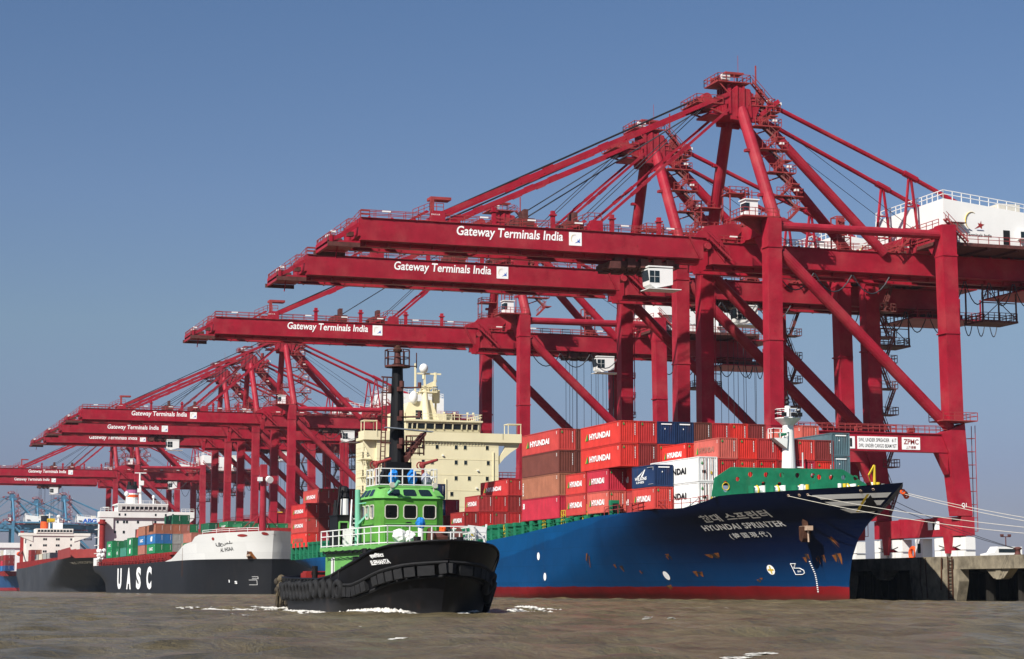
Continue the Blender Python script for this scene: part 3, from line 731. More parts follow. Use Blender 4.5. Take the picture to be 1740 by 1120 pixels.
def lin(a, b, n): return [a + (b - a) * i / (n - 1) for i in range(n)]

def MB_at0(o):
    class _P: pass
    p = _P(); p.location = (0, 0, 0); return p

# --- shipping containers: corrugated boxes on shared meshes, +Y long, origin at the outer lower near corner (min x, min y, min z)
CW = 2.38
CMAT = {}
for k, c, rn in (('orange red', (.50, .028, .020), .16), ('bright red', (.42, .013, .013), .16), ('crimson', (.42, .020, .042), .1), ('brown', (.16, .045, .032), .14),
                 ('light brown', (.34, .125, .07), .1), ('dark red', (.24, .020, .018), .14), ('navy', (.012, .030, .085), .1), ('white', (.78, .78, .76), .03),
                 ('salmon', (.52, .10, .075), .08), ('grey-blue', (.09, .16, .19), .1), ('green', (.012, .19, .07), .16), ('dark green', (.010, .10, .05), .1), ('teal', (.04, .22, .16), .1),
                 ('blue', (.02, .13, .33), .12), ('deep blue', (.015, .07, .22), .12), ('beige', (.52, .48, .38), .1), ('pink-brown', (.38, .14, .10), .1), ('grey', (.32, .33, .31), .12), ('pale grey', (.42, .46, .50), .08)):
    CMAT[k] = mat('container_' + k.replace(' ', '_').replace('-', '_'), c, .55, .18, .6, .9, (.12, .05, .03) if k != 'white' else (.35, .25, .15), .5 if k != 'white' else .18, rand=rn * 1.3)
_CM = {}
def container_mesh(L, H):
    k = (round(L, 2), round(H, 2))
    if k in _CM: return _CM[k]
    b = MB(); W = CW; p = .14
    for x in (0, W - p):
        for y in (0, L - p): b.bx(x, x + p, y, y + p, .012, H - .012)
    for z0, z1 in ((.0, .16), (H - .11, H)):
        for x in (0, W - p): b.bx(x + .004, x + p - .004, p, L - p, z0, z1)
        for y in (0, L - p): b.bx(p, W - p, y + .004, y + p - .004, z0, z1)
    def corr(n, L0, L1, fn, depth=.055):
        vs = []; step = (L1 - L0) / n
        prof = []
        for i in range(n):
            a = L0 + i * step
            prof += [(a, 0), (a + step * .30, 0), (a + step * .5, depth), (a + step * .80, depth)]
        prof.append((L1, 0))
        for u, d in prof: vs += [fn(u, d, .16), fn(u, d, H - .11)]
        return vs, [(2 * i, 2 * i + 2, 2 * i + 3, 2 * i + 1) for i in range(len(prof) - 1)]
    nl = int(L / .30)
    v, f = corr(nl, p, L - p, lambda u, d, z: (.03 + d * .7, u, z)); b.add(v, f)
    v, f = corr(nl, p, L - p, lambda u, d, z: (W - .03 - d * .7, u, z)); b.add(v, [q[::-1] for q in f])
    v, f = corr(9, p, W - p, lambda u, d, z: (u, .03 + d * 1.3, z), .07); b.add(v, f)
    v, f = corr(9, p, W - p, lambda u, d, z: (u, L - .03 - d, z)); b.add(v, f)
    b.add([(.05, .05, H - .02), (W - .05, .05, H - .02), (W - .05, L - .05, H - .02), (.05, L - .05, H - .02), (.05, .05, .02), (W - .05, .05, .02), (W - .05, L - .05, .02), (.05, L - .05, .02)], [(0, 1, 2, 3), (7, 6, 5, 4)])
    me = bpy.data.meshes.new('container'); me.from_pydata(b.v, [], b.f)
    me.materials.append(CMAT['white']); me.update()
    _CM[k] = me; return me
_LM = {}
def lettering_mesh(kind, L, H):
    """painted marks on the long water-side face (x = 0) and the near end (y = 0)"""
    k = (kind, round(L, 1), round(H, 1))
    if k in _LM: return _LM[k]
    b = MB(); X = -.012
    side = lambda y0, w, z0, h: (lambda u, v: (X, y0 - u * w, z0 + v * h))
    big = L > 10
    if kind in ('HYUNDAI', 'HYUNDAI faded', 'HYUNDAI black'):
        w = L * (.52 if big else .60); h = H * .27; y0 = L * (.50 + .27) if big else L * .78; z0 = H * .36
        put_text(b, 'HYUNDAI', side(y0, w, z0, h), 3 if kind.endswith('black') else (4 if kind.endswith('faded') else 0), .045, 0, 1.05)
        if not kind.endswith('black'):
            t = h * 1.15; yl = y0 + w * .17
            b.add([(X, yl, z0 - .05), (X, yl - w * .12, z0 - .05), (X, yl - w * .06, z0 + t)], [(0, 1, 2)], 1)
            b.add([(X, yl + w * .045, z0 - .05), (X, yl, z0 - .05), (X, yl - w * .06, z0 + t)], [(0, 1, 2)], 2)
    elif kind == 'UASC':
        put_text(b, 'UASC', side(L * .72, L * .45, H * .30, H * .34), 0, .04)
    elif kind == 'stamp':
        b.add([(X, L * .55, H * .25), (X, L * .38, H * .25), (X, L * .34, H * .75), (X, L * .5, H * .8), (X, L * .58, H * .6)], [(0, 1, 2, 3, 4)], 0)
    elif kind == 'WILSONS LINES':
        put_text(b, 'WILSONS', side(L * .86, L * .52, H * .34, H * .15), 0, .03, .15)
        put_text(b, 'LINES', side(L * .80, L * .34, H * .20, H * .10), 0, .02)
        b.add([(X, y, z) for y, z in ((L * .78, H * .50), (L * .68, H * .50), (L * .44, H * .82), (L * .40, H * .84))], [(0, 1, 2, 3)], 0)
        b.add([(X, y, z) for y, z in ((L * .60, H * .50), (L * .52, H * .50), (L * .40, H * .80), (L * .42, H * .84))], [(0, 1, 2, 3)], 0)
        b.bar((X, L * .30, H * .89), (X, L * .06, H * .89), .02, .14, 0, ref=(1, 0, 0)); b.bar((X, L * .26, H * .12), (X, L * .06, H * .12), .02, .06, 0, ref=(1, 0, 0))
    elif kind == 'ONE':
        put_text(b, '58', side(L * .97, L * .05, H * .55, H * .26), 0, .05)
    elif kind == 'vertical':
        for i in range(6): put_text(b, '48CR7N'[i], side(L * .975, L * .028, H * (.68 - i * .105), H * .08), 0, .04)
    # codes at the near upper corner of the side and on the near end
    if kind != 'navy end':
        for i in range(3): b.bx(X, X + .004, L * .045, L * .045 + L * .018, H * (.86 - i * .055), H * (.885 - i * .055), 0)
    if kind.startswith('HYUNDAI') and not kind.endswith('black'):
        b.add([(.30, -.012, H * .80), (.62, -.012, H * .80), (.46, -.012, H * .93)], [(0, 1, 2)], 1)
    if kind in ('WILSONS LINES', 'navy end'):
        b.bx(.5, 1.9, -.014, -.010, H * .86, H * .91, 0); b.bx(.95, 1.05, -.014, -.010, H * .64, H * .70, 0)
    elif kind.endswith('black'):
        b.add([(.30, -.012, H * .70), (.62, -.012, H * .70), (.46, -.012, H * .85)], [(0, 1, 2)], 1)
        for x in (.62, 1.0, 1.38, 1.76): b.tube((x, -.04, .2), (x, -.04, H - .15), .025, n=5, m=4)
        b.bx(.5, .9, -.014, -.01, H * .35, H * .46, 3); b.bx(1.5, 1.7, -.014, -.01, H * .3, H * .42, 2)
    else:
        for i in range(7): b.bx(1.90, 1.98, -.014, -.010, H * (.36 + i * .075), H * (.41 + i * .075), 0)
    me = bpy.data.meshes.new('lettering'); me.from_pydata(b.v, [], b.f)
    for m in (M['letter'], M['green_logo'], M['yellow'], M['black'], CMAT['pink-brown']): me.materials.append(m)
    me.polygons.foreach_set('material_index', b.m); me.update()
    _LM[k] = me; return me
LABELS = {}
def container(t, s, z, L, H, col, kind, label, group):
    o = link('shipping_container', container_mesh(L, H), None, (t, s, z))
    o.material_slots[0].link = 'OBJECT'; o.material_slots[0].material = CMAT[col]
    tag(o, label, 'container', group)
    assert label not in LABELS, label
    LABELS[label] = 1
    if kind: link('lettering', lettering_mesh(kind, L, H), o)
    return o
ROWW = ['outermost', 'second', 'third', 'fourth', 'fifth', 'sixth', 'seventh', 'eighth', 'ninth', 'tenth', 'eleventh', 'twelfth', 'thirteenth']
TIERW = ['bottom', 'second', 'third', 'fourth']
def bay(tc0, pitch, s, L, zs, rows, place, group, dx=0.0):
    """rows: list of (row index, first tier, 'colour|kind colour|kind ...') ; zs = tier heights incl. top"""
    for r, k0, spec in rows:
        ent = spec.split(','); nt = k0 + len(ent)
        for i, e in enumerate(ent):
            if not e.strip(): continue
            c, _, kd = e.strip().partition('|'); k = k0 + i
            tw = 'top' if (i == len(ent) - 1 and nt > 1) else TIERW[k]
            txt = {'HYUNDAI': ' white-lettered', 'HYUNDAI faded': ' faded-lettered', 'HYUNDAI black': ' black-lettered', 'UASC': ' white-lettered', 'WILSONS LINES': ' sail-emblem', 'stamp': ' white-stamped'}.get(kd, '')
            container(tc0 + r * pitch + dx, s, zs[k], L, zs[k + 1] - zs[k] - .05, c, kd or None,
                      f'{c}{txt} container, {tw} tier, {ROWW[r]} row, {place}', group)

# ---------------------------------------------------------------- blue container ship
HY = Hull(105.6, 14.0,
          [(-2, 198.9), (2.3, 198.8), (4.6, 198.1), (6.7, 196.6), (8.7, 193.7), (10.6, 189.9), (12.3, 186.6)],
          [(-2, 404), (2.5, 409), (5.5, 416), (13, 420)],
          [(186.6, 12.25), (193, 12.0), (206, 11.75), (208, 11.65), (209.6, 11.1), (212.5, 10.55), (235, 10.35), (250, 9.6), (262, 8.9), (276, 8.3), (289, 7.9), (330, 7.5), (420, 7.3)],
          74, 36, 1.5, 1.62, 10.2, 34, .62)
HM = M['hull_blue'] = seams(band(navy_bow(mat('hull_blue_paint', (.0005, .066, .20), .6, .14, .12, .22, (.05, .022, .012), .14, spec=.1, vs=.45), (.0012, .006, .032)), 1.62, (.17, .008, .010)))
hy = thing('container_ship', 'blue container ship with cream bridge and stacks of red containers, moored beyond the tug', 'ship', (105.6, 300, 0))
OH = tuple(hy.location)
H_ = lambda: MB(OH)
cols = lin(186.6, 206, 22) + [208, 209.6, 212.5] + lin(216, 262, 14) + lin(270, 400, 14) + lin(404, 420, 6)
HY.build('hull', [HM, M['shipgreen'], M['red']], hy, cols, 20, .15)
b = H_()
zt = lambda s: interp(s, HY.zt)
ta = lambda s, off=0.0: HY.tc - HY.half(s, zt(s)) + off
# painted name, marks and bow emblem, laid on the plating
nm = H_()
def hname(H, body, s0, s1, z0, z1, h, m=0, bold=.02, space=1.0, mb=None):
    """text on the plating from s0 (left) to s1 (right); z0/z1 = base line heights at both ends"""
    put_text(mb, body, lambda u, v: H.pt(s0 + (s1 - s0) * u, z0 + (z1 - z0) * u + v * h, .05), m, bold, 0, space)
hname(HY, '현대 스프린터', 214.4, 204.3, 8.86, 9.25, .80, 0, .03, 1.05, nm)
hname(HY, 'HYUNDAI SPRINTER', 215.5, 203.8, 7.96, 8.25, .62, 0, .025, 1.1, nm)
hname(HY, '(韓国現代)', 212.6, 206.8, 6.95, 7.1, .68, 0, .012, 1.5, nm)
for k, (z0, z1, sl, sl2) in enumerate(((10.88, 11.36, 196.6, 197.2), (10.14, 10.62, 195.8, 196.5), (9.42, 9.86, 195.0, 195.7))):
    sr = lambda z: interp(z, HY.stem) + .3
    poly_conform(nm, [(sl, z0), (sr(z0), z0), (sr(z1), z1), (sl2, z1)], lambda u, w: HY.pt(u, w, .05), 0, 10)
poly_conform(nm, [(194.0, 9.55), (191.7, 9.55), (191.0, 11.2), (191.0, 11.2)], lambda u, w: HY.pt(u, w, .09), 1, 6)
poly_conform(nm, [(194.3, 9.55), (194.0, 9.55), (191.0, 11.3), (191.25, 11.3)], lambda u, w: HY.pt(u, w, .11), 2, 6)
for i in range(16):                                   # draught marks
    z = 1.0 + i * .22; sc = 203.25 + (.0 if z < 3 else (z - 3) * .25)
    poly_conform(nm, [(sc + .1, z), (sc - .1, z), (sc - .1, z + .10), (sc + .1, z + .10)], lambda u, w: HY.pt(u, w, .05), 0, 1)
def disc(s, z, r, m, mb, off=.05, n=16, asp=1.0):
    c = HY.pt(s, z, off); mb.add([c] + [HY.pt(s + r * asp * math.cos(2 * math.pi * i / n), z + r * math.sin(2 * math.pi * i / n), off) for i in range(n)],
                                 [(0, i + 1, (i + 1) % n + 1) for i in range(n)], m)
for s, z in ((260.2, 5.7), (257.6, 2.95), (227.2, 2.95)): disc(s, z, .52, 0, nm)
disc(209.4, 3.5, .55, 0, nm); 
for a in (0, 90): 
    c, q = math.cos(R(a)), math.sin(R(a))
    poly_conform(nm, [(209.4 + .42 * c + .1 * q, 3.5 + .42 * q + .1 * c), (209.4 - .42 * c + .1 * q, 3.5 - .42 * q + .1 * c), (209.4 - .42 * c - .1 * q, 3.5 - .42 * q - .1 * c), (209.4 + .42 * c - .1 * q, 3.5 + .42 * q - .1 * c)], lambda u, w: HY.pt(u, w, .08), 2, 2)
bl = [(206.3, 4.15), (205.6, 4.15), (206.0, 3.65), (205.2, 3.65), (204.7, 3.4), (204.7, 3.1), (205.0, 2.95), (206.0, 2.95), (206.3, 4.15)]
for p, q in zip(bl, bl[1:]): nm.bar(HY.pt(*p, .05), HY.pt(*q, .05), .10, .05, 0)
hname(HY, 'BOW', 205.6, 205.1, 3.2, 3.2, .18, 0, .02, 1, nm)
nm.build('lettering', [M['letter'], M['black'], M['yellow']], hy)
RUSTM = [mat('rust_a', (.16, .055, .012), .9, .5, 2), mat('rust_b', (.03, .022, .02), .9, .4, 2)]
# anchor in its pocket
b = H_()
p = Vector(HY.pt(201.0, 8.6, .0)); n = (Vector(HY.pt(201.0, 8.6, 1.0)) - p).normalized()
b.bar(p + Vector((0, .9, 1.1)), p + n * .5 + Vector((0, -.2, -.5)), .5, .6, 0)
b.bar(p + n * .3 + Vector((0, .9, -.5)), p + n * .5 + Vector((0, -1.2, -.35)), .7, .5, 1)
b.prism([(p.y - .7, p.z - .5), (p.y + .5, p.z - .5), (p.y + .4, p.z - 1.9), (p.y - .1, p.z - 2.2), (p.y - .6, p.z - 1.8)], 'x', p.x - .75, p.x + .1, 0)
b.bar(p + n * .45 + Vector((0, -.7, -.5)), p + n * .25 + Vector((0, -.6, -2.0)), .16, .3, 1)
b.build('anchor', [mat('rusty_iron', (.06, .025, .014), .8, .5, 2), mat('pale_iron', (.42, .30, .22), .8, .4, 2)], hy)
# rust runs and scuffs on the plating
for s, z, l, w, sl in ((199.9, 7.0, 2.4, .35, -.6), (203.6, 5.0, 1.0, .5, 0), (202.5, 4.9, .8, .35, 0), (201.6, 5.0, .9, .25, 0), (199.9, 5.1, 1.6, .5, 0), (216.5, 5.4, .55, 1.6, 0), (242, 5.6, 1.7, .4, .9), (236, 4.2, .7, .9, 0), (225, 5.3, .6, .7, 0), (221, 3.3, .7, .8, 0), (232, 3.6, .5, .5, 0), (228, 1.9, .5, .7, 0), (212, 2.4, .4, .7, 0)):
    b = H_()
    for q in range(3):
        ss, zz, ww, ll = s + rnd.uniform(-.5, .5) * w * 2, z + rnd.uniform(-.2, .2), w * rnd.uniform(.25, .6), l * rnd.uniform(.4, 1)
        poly_conform(b, [(ss + ww, zz), (ss - ww * .8, zz + .05), (ss - ww * .3 + sl, zz - ll), (ss + ww * .2 + sl, zz - ll * .9)], lambda u, v: HY.pt(u, v, .03 + q * .006), q % 2, 4)
    b.build('rust_stain', RUSTM, hy)

def plate(outline, holes, thick, fn, parent, name, mats, nseg=14):
    """flat plate with round holes; outline in (a, z); fn maps (a, z, d) to 3D"""
    cu = bpy.data.curves.new('plate', 'CURVE'); cu.dimensions = '2D'; cu.fill_mode = 'BOTH'; cu.extrude = thick / 2
    loops = [outline] + [[(x + r * math.cos(2 * math.pi * i / nseg), z + r * e * math.sin(2 * math.pi * i / nseg)) for i in range(nseg)] if len(q_) == 4 and not isinstance(q_[0], tuple) else list(q_) for q_ in holes for x, z, r, e in [q_ if not isinstance(q_[0], tuple) else (0, 0, 1, 1)]]
    for lp in loops:
        sp = cu.splines.new('POLY'); sp.points.add(len(lp) - 1); sp.use_cyclic_u = True
        for k, (x, z) in enumerate(lp): sp.points[k].co = (x, z, 0, 1)
    o = bpy.data.objects.new('plate', cu); COL.objects.link(o); bpy.context.view_layer.update()
    me = bpy.data.meshes.new_from_object(o.evaluated_get(bpy.context.evaluated_depsgraph_get()))
    b = MB(tuple(parent.location)); b.add([fn(v.co.x, v.co.y, v.co.z) for v in me.vertices], [tuple(p.vertices) for p in me.polygons])
    bpy.data.objects.remove(o); bpy.data.meshes.remove(me); bpy.data.curves.remove(cu)
    return b.build(name, mats, parent if isinstance(parent, bpy.types.Object) else None)
holes = [(99.0 + i * 1.95, 14.15, .30, 1.0) for i in range(5)] + [(107.6 + i * 1.55, 14.0, .30, 1.0) for i in range(4)] + [(100.6, 13.1, .27, 1), (102.6, 13.1, .27, 1), (97.4, 13.6, .26, 1), (95.9, 12.75, .38, 1.7)]
plate([(94.2, 11.6), (94.6, 13.7), (96.6, 14.95), (110.6, 14.95), (113.6, 13.3), (114.3, 11.6)], holes, .2, lambda a, z, d: (a, 209.3 + d, z), hy, 'breakwater', M['shipgreen'])
b = H_(); b.torus((95.9, 209.15, 12.75), (0, 1, 0), .42, .05, 16, 4, 0); b.build('door_rim', M['yellow'], hy)
for x in (98.2, 101.3, 104, 107, 109.5): b = H_(); b.bar((x, 209.4, 14.2), (x, 211.8, 11.7), .2); b.build('brace', M['shipgreen'], hy)
# forecastle gear
for x, y in ((98.3, 206.2), (100.2, 205.0), (102.3, 203.5), (109.5, 203.5), (112, 204.5), (106, 199.5)):
    b = H_()
    b.tube((x - .6, y, 12.2), (x + .6, y, 12.2), .48, n=12, m=0); b.bx(x - .75, x - .6, y - .6, y + .6, 11.5, 12.75, 1); b.bx(x + .6, x + .75, y - .6, y + .6, 11.5, 12.75, 0)
    b.torus((x, y, 12.2), (1, 0, 0), .5, .12, 12, 5, 2); b.build('mooring_winch', [M['white'], M['shipgreen'], M['yellow']], hy)
for x, y in ((100.6, 199.6), (103.5, 196.5), (108.5, 196), (105.6, 193)):
    b = H_(); b.bx(x - .4, x + 1, y - .35, y + .35, 11.55, 11.65, 1); b.tube((x, y, 11.6), (x, y, 12.6), .22, n=10, m=0); b.tube((x + .6, y, 11.6), (x + .6, y, 12.6), .22, n=10, m=2); b.build('bitts', [M['white'], M['shipgreen'], M['yellow']], hy)
b = H_(); b.tube((104.9, 191.4, 11.9), (104.9, 191.4, 14.3), .16, n=8); b.bar((104.9, 191.4, 14.3), (104.0, 191.0, 13.2), .14); b.bar((104.0, 191.0, 13.2), (104.6, 191.4, 12.0), .05); b.build('davit', M['yellow'], hy)
for s_, z_ in ((199.9, 11.4), (198.6, 11.4), (197.6, 11.4), (191.6, 11.6), (190.2, 11.7)):
    b = H_(); p = Vector(HY.pt(s_, z_, .03)); b.torus(p, (Vector(HY.pt(s_, z_, 1)) - p), .13, .05, 10, 5); b.build('fairlead', bpy.data.materials['pale_iron'], hy)
b = H_(); p = Vector((106.1, 187.6, 11.35)); b.torus(p, (.3, 1, 0), .2, .11, 12, 6, 1); b.torus(p + Vector((.35, .2, -.2)), (.6, 1, 0), .2, .11, 12, 6, 1); b.torus(p + Vector((.65, .45, -.42)), (.5, 1, 0), .2, .11, 12, 6, 1)
b.build('roller_fairlead', [M['hemp'], M['orange']], hy)
# foremast
b = H_(); mx, my = 105.6, 212.9
b.tube((mx, my, 11.6), (mx, my, 14.9), .95, .88, 18, 1); b.tube((mx, my, 14.9), (mx, my, 20.6), .86, .62, 18, 0); b.lathe((mx, my, 20.1), [(.62, 0), (1.4, .7), (1.5, .8), (1.5, .9)], 16, 0)
b.tube((mx, my, 21), (mx, my, 22.4), .42, .34, 12, 0); b.tube((mx, my, 22.4), (mx, my, 23.6), .16, .12, 8, 2); b.tube((mx, my, 23.4), (mx, my, 24.2), .06, n=6, m=2)
for z in (22.0, 22.7, 23.2): b.tube((mx - .05, my, z), (mx - .05, my, z + .28), .3, .22, 10, 2)
b.build('foremast', [M['white'], M['shipgreen'], M['black']], hy, smooth=False)
fm = [o for o in COL.objects if o.name == 'foremast'][0]
b = H_()
ring = [(mx + 1.45 * math.cos(i * math.pi / 5), my + 1.45 * math.sin(i * math.pi / 5), 21) for i in range(11)]
b.rail(ring, 1.0, 1.5, .04)
b.prism([(mx - 2.3, 18.6), (mx - .5, 18.6), (mx - .6, 17.4)], 'y', my - .9, my + .5); b.rail([(mx - .6, my - .9, 18.6), (mx - 2.3, my - .9, 18.6), (mx - 2.3, my + .5, 18.6)], 1.1, .9, .04)
b.bar((mx + 1.6, my - .4, 15.2), (mx + 1.6, my - .4, 17), .1); b.bar((mx, my, 15.3), (mx + 1.7, my - .4, 15.3), .12)
for a in (-1.2, 0, .8): b.cb(mx + a, my - 1.5, 21.3, .5, .3, .45, 1)
b.build('mast_platform', [M['white'], M['black']], hy)
b = H_(); b.tube((mx - 1.5, my - .6, 18.9), (mx - .7, my - .9, 19.1), .25, .14, 10); b.build('fog_horn', M['shipgreen'], hy)
# side rails, deck house blocks, lashing frames and hatch covers
b = H_()
ss = lin(211.5, 236, 9); b.rail([(ta(s, .1), s, zt(s)) for s in ss], 1.1, 1.6, .035)
b.build('side_rail', M['walk'], hy)
b = H_(); b.bx(91.9, 93.0, 234.2, 235.0, 10.3, 12.2, 0); b.bx(92.1, 92.8, 234.1, 234.2, 10.7, 11.8, 1); b.build('deck_box', [M['shipgreen'], M['black']], hy)
for s in [x for x in lin(239, 345, 31)] + lin(372, 414, 12):
    z0 = zt(s) - .1; ztp = 10.55
    b = H_(); b.bx(91.9, 92.9, s, s + .95, z0, ztp); b.bx(91.85, 92.95, s - .15, s + 1.1, ztp - .5, ztp - .002); b.bar((92.4, s + .5, ztp - 1.4), (93.6, s + .5, ztp - .6), .2); b.build('lashing_post', M['shipgreen'], hy)
b = H_()
for a_, c_ in ((238, 346), (370, 414)):
    ss = lin(a_, c_, 12)
    for q, r_ in zip(ss, ss[1:]): b.bx(93.4, 94.0, q, r_, zt(q) - .1, zt(q) + 1.5)
b.bx(118.3, 119.2, 238, 414, 7.2, 10.5)
b.build('hatch_coaming', M['shipgreen'], hy)
for a_, c_ in ((238, 344), (370, 416)): b = H_(); b.rail([(92.0, s, zt(s) + .05) for s in lin(a_, c_, 12)], 1.1, 2, .035); b.build('side_rail', M['shipgreen'], hy)
for s in (243, 251, 259, 275, 291, 299): b = H_(); b.rail([(92.1, s, zt(s)), (92.1, s + 1.6, zt(s))], 2.0, .8, .05, (1, .7, .4)); b.build('ladder', M['yellow'], hy)
b = H_(); b.bx(96.3, 114, 212, 228, 10.1, 10.56); b.bx(94.5, 116.7, 228.0, 250.5, 9.4, 10.56); b.bx(94.2, 117, 252, 345, 7.2, 10.5); b.bx(94.2, 117, 371, 415, 7.0, 9.6); b.build('hatch_covers', mat('hatch_dark_green', (.012, .06, .035), .7, .3, .6), hy)
# superstructure
cm, gl, wh = M['cream'], M['glass'], M['white']
b = H_(); b.bx(93.3, 116.2, 352, 367, 7.2, 28.0)
for z in (10.5, 13.2, 16.0, 18.9, 21.7, 24.5, 27.0): b.bx(93.26, 116.24, 351.96, 367, z, z + .06)
sup = b.build('superstructure', cm, hy)
for z, ts in ((26.75, (101.9, 104.5, 108.1, 109.8, 114.0)), (24.0, (101.9, 103.6, 108.1, 109.9, 114.2)), (21.15, (101.2, 103.7, 108.1, 110.6, 114.0)), (18.3, (102.8, 107.3, 113.9)), (15.3, (101, 104, 107, 110, 114))):
    for t in ts: b = H_(); b.bx(t - .27, t + .27, 351.93, 351.97, z - .36, z + .36, 0); b.bx(t - .33, t + .33, 351.95, 351.985, z - .43, z + .43, 1); b.build('cabin_window', [gl, cm], sup)
    for s in (355, 358, 361): b = H_(); b.bx(93.22, 93.27, s - .3, s + .3, z - .36, z + .36, 0); b.build('cabin_window', gl, sup)
for t, z, h_ in ((95.5, 20.4, 5.0), (106.2, 12.0, 9.0), (115.2, 20.0, 6.0), (99.4, 23.5, 4.0)): b = H_(); b.bar((t, 351.9, z), (t, 351.9, z + h_), .14); b.build('pipe', cm, sup)
for t, z in ((96.6, 25.4), (112.2, 22.6), (105.6, 25.2), (112, 19.4), (99.0, 20.0)): b = H_(); b.cb(t, 351.85, z, .3, .25, .22); b.build('flood_light', M['white'], sup)
b = H_()
b.bx(90.8, 120.5, 351.6, 357.2, 27.75, 28.25); b.bx(90.8, 93.4, 351.6, 355.5, 28.25, 29.35); b.bx(116.9, 120.5, 351.6, 355.5, 28.25, 29.35); b.bx(93.3, 117, 351.6, 352.0, 28.25, 29.35)
for sg, a in ((-1, 93.3), (1, 116.2)):
    e = 91.0 if sg < 0 else 120.3
    b.prism([(a, 27.75), (e, 27.75), (e, 27.2), (a, 23.2)], 'y', 352.6, 353.0) if sg < 0 else b.prism([(e, 27.75), (e - .2, 27.0), (118.6, 26.0), (117.4, 25.0), (a, 23.6), (a, 24.9), (117.2, 26.2), (117.6, 27.2), (a, 27.2), (a, 27.75)], 'y', 352.2, 352.8)
for i in range(26): b.bar((98.6 + i * .58, 351.7, 27.8), (98.9 + i * .58, 351.98, 27.0), .07)
b.build('bridge_wing', cm, sup)
b = H_(); b.prism([(352.5, 29.3), (361, 29.3), (361, 31.3), (352.0, 31.3)], 'x', 98.7, 112.8, 0); b.bx(98.4, 113.1, 351.7, 361.3, 31.3, 31.6, 0)
whs = b.build('wheelhouse', cm, sup)
b = H_()
xs = [99.0, 99.9, 100.8, 102.4, 104.1, 105.8, 107.5, 109.2, 110.2, 111.2, 112.4]
b.add([(99.0, 352.28, 30.0), (112.5, 352.28, 30.0), (112.5, 352.08, 30.95), (99.0, 352.08, 30.95)], [(0, 1, 2, 3)], 0)
for x in xs: b.bar((x, 352.25, 29.95), (x, 352.03, 31.0), .22, .1, 1)
b.build('bridge_window', [gl, cm], whs)
b = H_(); b.bx(98.64, 98.69, 353.2, 359, 30.0, 30.9, 0)
for q in (354.6, 356.2, 357.8): b.bx(98.62, 98.7, q, q + .2, 29.95, 30.95, 1)
b.build('bridge_window', [gl, cm], whs)
b = H_()
for e, f in ((90.9, 93.2), (118, 120.4)): 
    for x in (e, f):
        for y in (351.8, 354): b.bar((x, y, 29.3), (x, y, 31.2), .12)
    b.bx(e - .1, f + .1, 351.7, 354.1, 31.1, 31.25)
b.rail([(98.5, 351.8, 31.6), (113, 351.8, 31.6), (113, 361, 31.6)], 1.1, 1.4, .04); b.rail([(98.5, 361, 31.6), (98.5, 351.8, 31.6)], 1.1, 1.4, .04)
b.rail([(113, 352.2, 28.25), (117, 352.2, 28.25)], 1.1, 1.4, .04)
b.build('bridge_rail', cm, sup)
b = H_()
for z in (24.5, 21.3, 18.5, 15.6, 12.8):
    b.bx(90.9, 93.3, 353, 357.5, z - .2, z); b.rail([(93.2, 353.1, z), (91, 353.1, z), (91, 357.4, z)], 1.1, .8, .045); b.stair((92.2, 354, z - 2.8), (92.2, 357, z), .8, 0, (1, 0, 0), 8)
b.bar((91.2, 353.3, 12), (91.2, 353.3, 27.8), .16)
b.build('side_gallery', M['cream'], sup)
b = H_()
b.prism([(98.8, 31.6), (100.3, 35.0), (104.6, 35.6), (106.2, 31.6)], 'y', 356, 361, 0); b.bx(101.6, 103.6, 355.9, 356.05, 31.7, 33.6, 1); b.tube((103.6, 355.6, 31.6), (103.3, 356.2, 37.6), .75, .5, 12, 0); b.tube((105.2, 357, 31.6), (103.6, 357, 36.5), .5, .4, 10, 0)
b.bx(102.3, 105.6, 355.6, 358, 36.9, 37.1, 0); b.bx(101.9, 106.4, 355.9, 356.1, 40.2, 40.5, 0); b.bar((103.4, 356, 37), (103.2, 356, 40.4), .35); b.bar((105.2, 356, 38), (105.3, 356, 40.6), .4); b.bar((101.5, 356, 36.2), (101.5, 356, 42.2), .3); b.bar((101.5, 356, 36.4), (103.4, 356, 37), .2)
b.prism([(102.6, 37.1), (104.2, 37.1), (105.6, 39), (105.6, 39.3), (102.6, 37.9)], 'y', 355.9, 356.3, 0)
b.tube((103.1, 356, 39.4), (103.1, 356, 40.6), .25, n=8); b.bar((101.5, 356, 40.3), (103.1, 356, 40.35), .12)
b.rail([(102.3, 355.7, 37.1), (105.6, 355.7, 37.1), (105.6, 358, 37.1)], 1.0, .8, .04)
rm = b.build('radar_mast', [cm, M['glass'], wh], hy)
b = H_(); b.ball((103.1, 356, 41.3), .82, 14, 0, 1.1); b.tube((103.1, 356, 40.2), (103.1, 356, 40.8), .3, n=10); b.build('satellite_dome', wh, rm, smooth=True)
b = H_(); b.ball((101.2, 356, 35.9), .8, 14, 0, 1.5); b.tube((101.2, 356.4, 33.4), (101.2, 356.2, 35.5), .3, n=10); b.build('satellite_dome', wh, rm, smooth=True)
b = H_(); b.bx(105.4, 106.6, 357.4, 358.4, 35.2, 37.6); b.bar((106, 358, 31.6), (106, 358, 35.4), .3); b.build('signal_locker', cm, hy)
for x in (107, 109, 111.5, 112.6): b = H_(); b.bar((x, 356, 31.6), (x, 356, 33.4), .08); b.cb(x, 356, 33.3, .3, .3, .3); b.build('deck_light', cm, hy)
b = H_(); b.bx(99, 110.5, 362, 366, 28, 33.6, 0); b.tube((104, 364, 33.6), (104, 364, 36), .6, n=12, m=1); b.build('funnel', [cm, M['black']], hy)
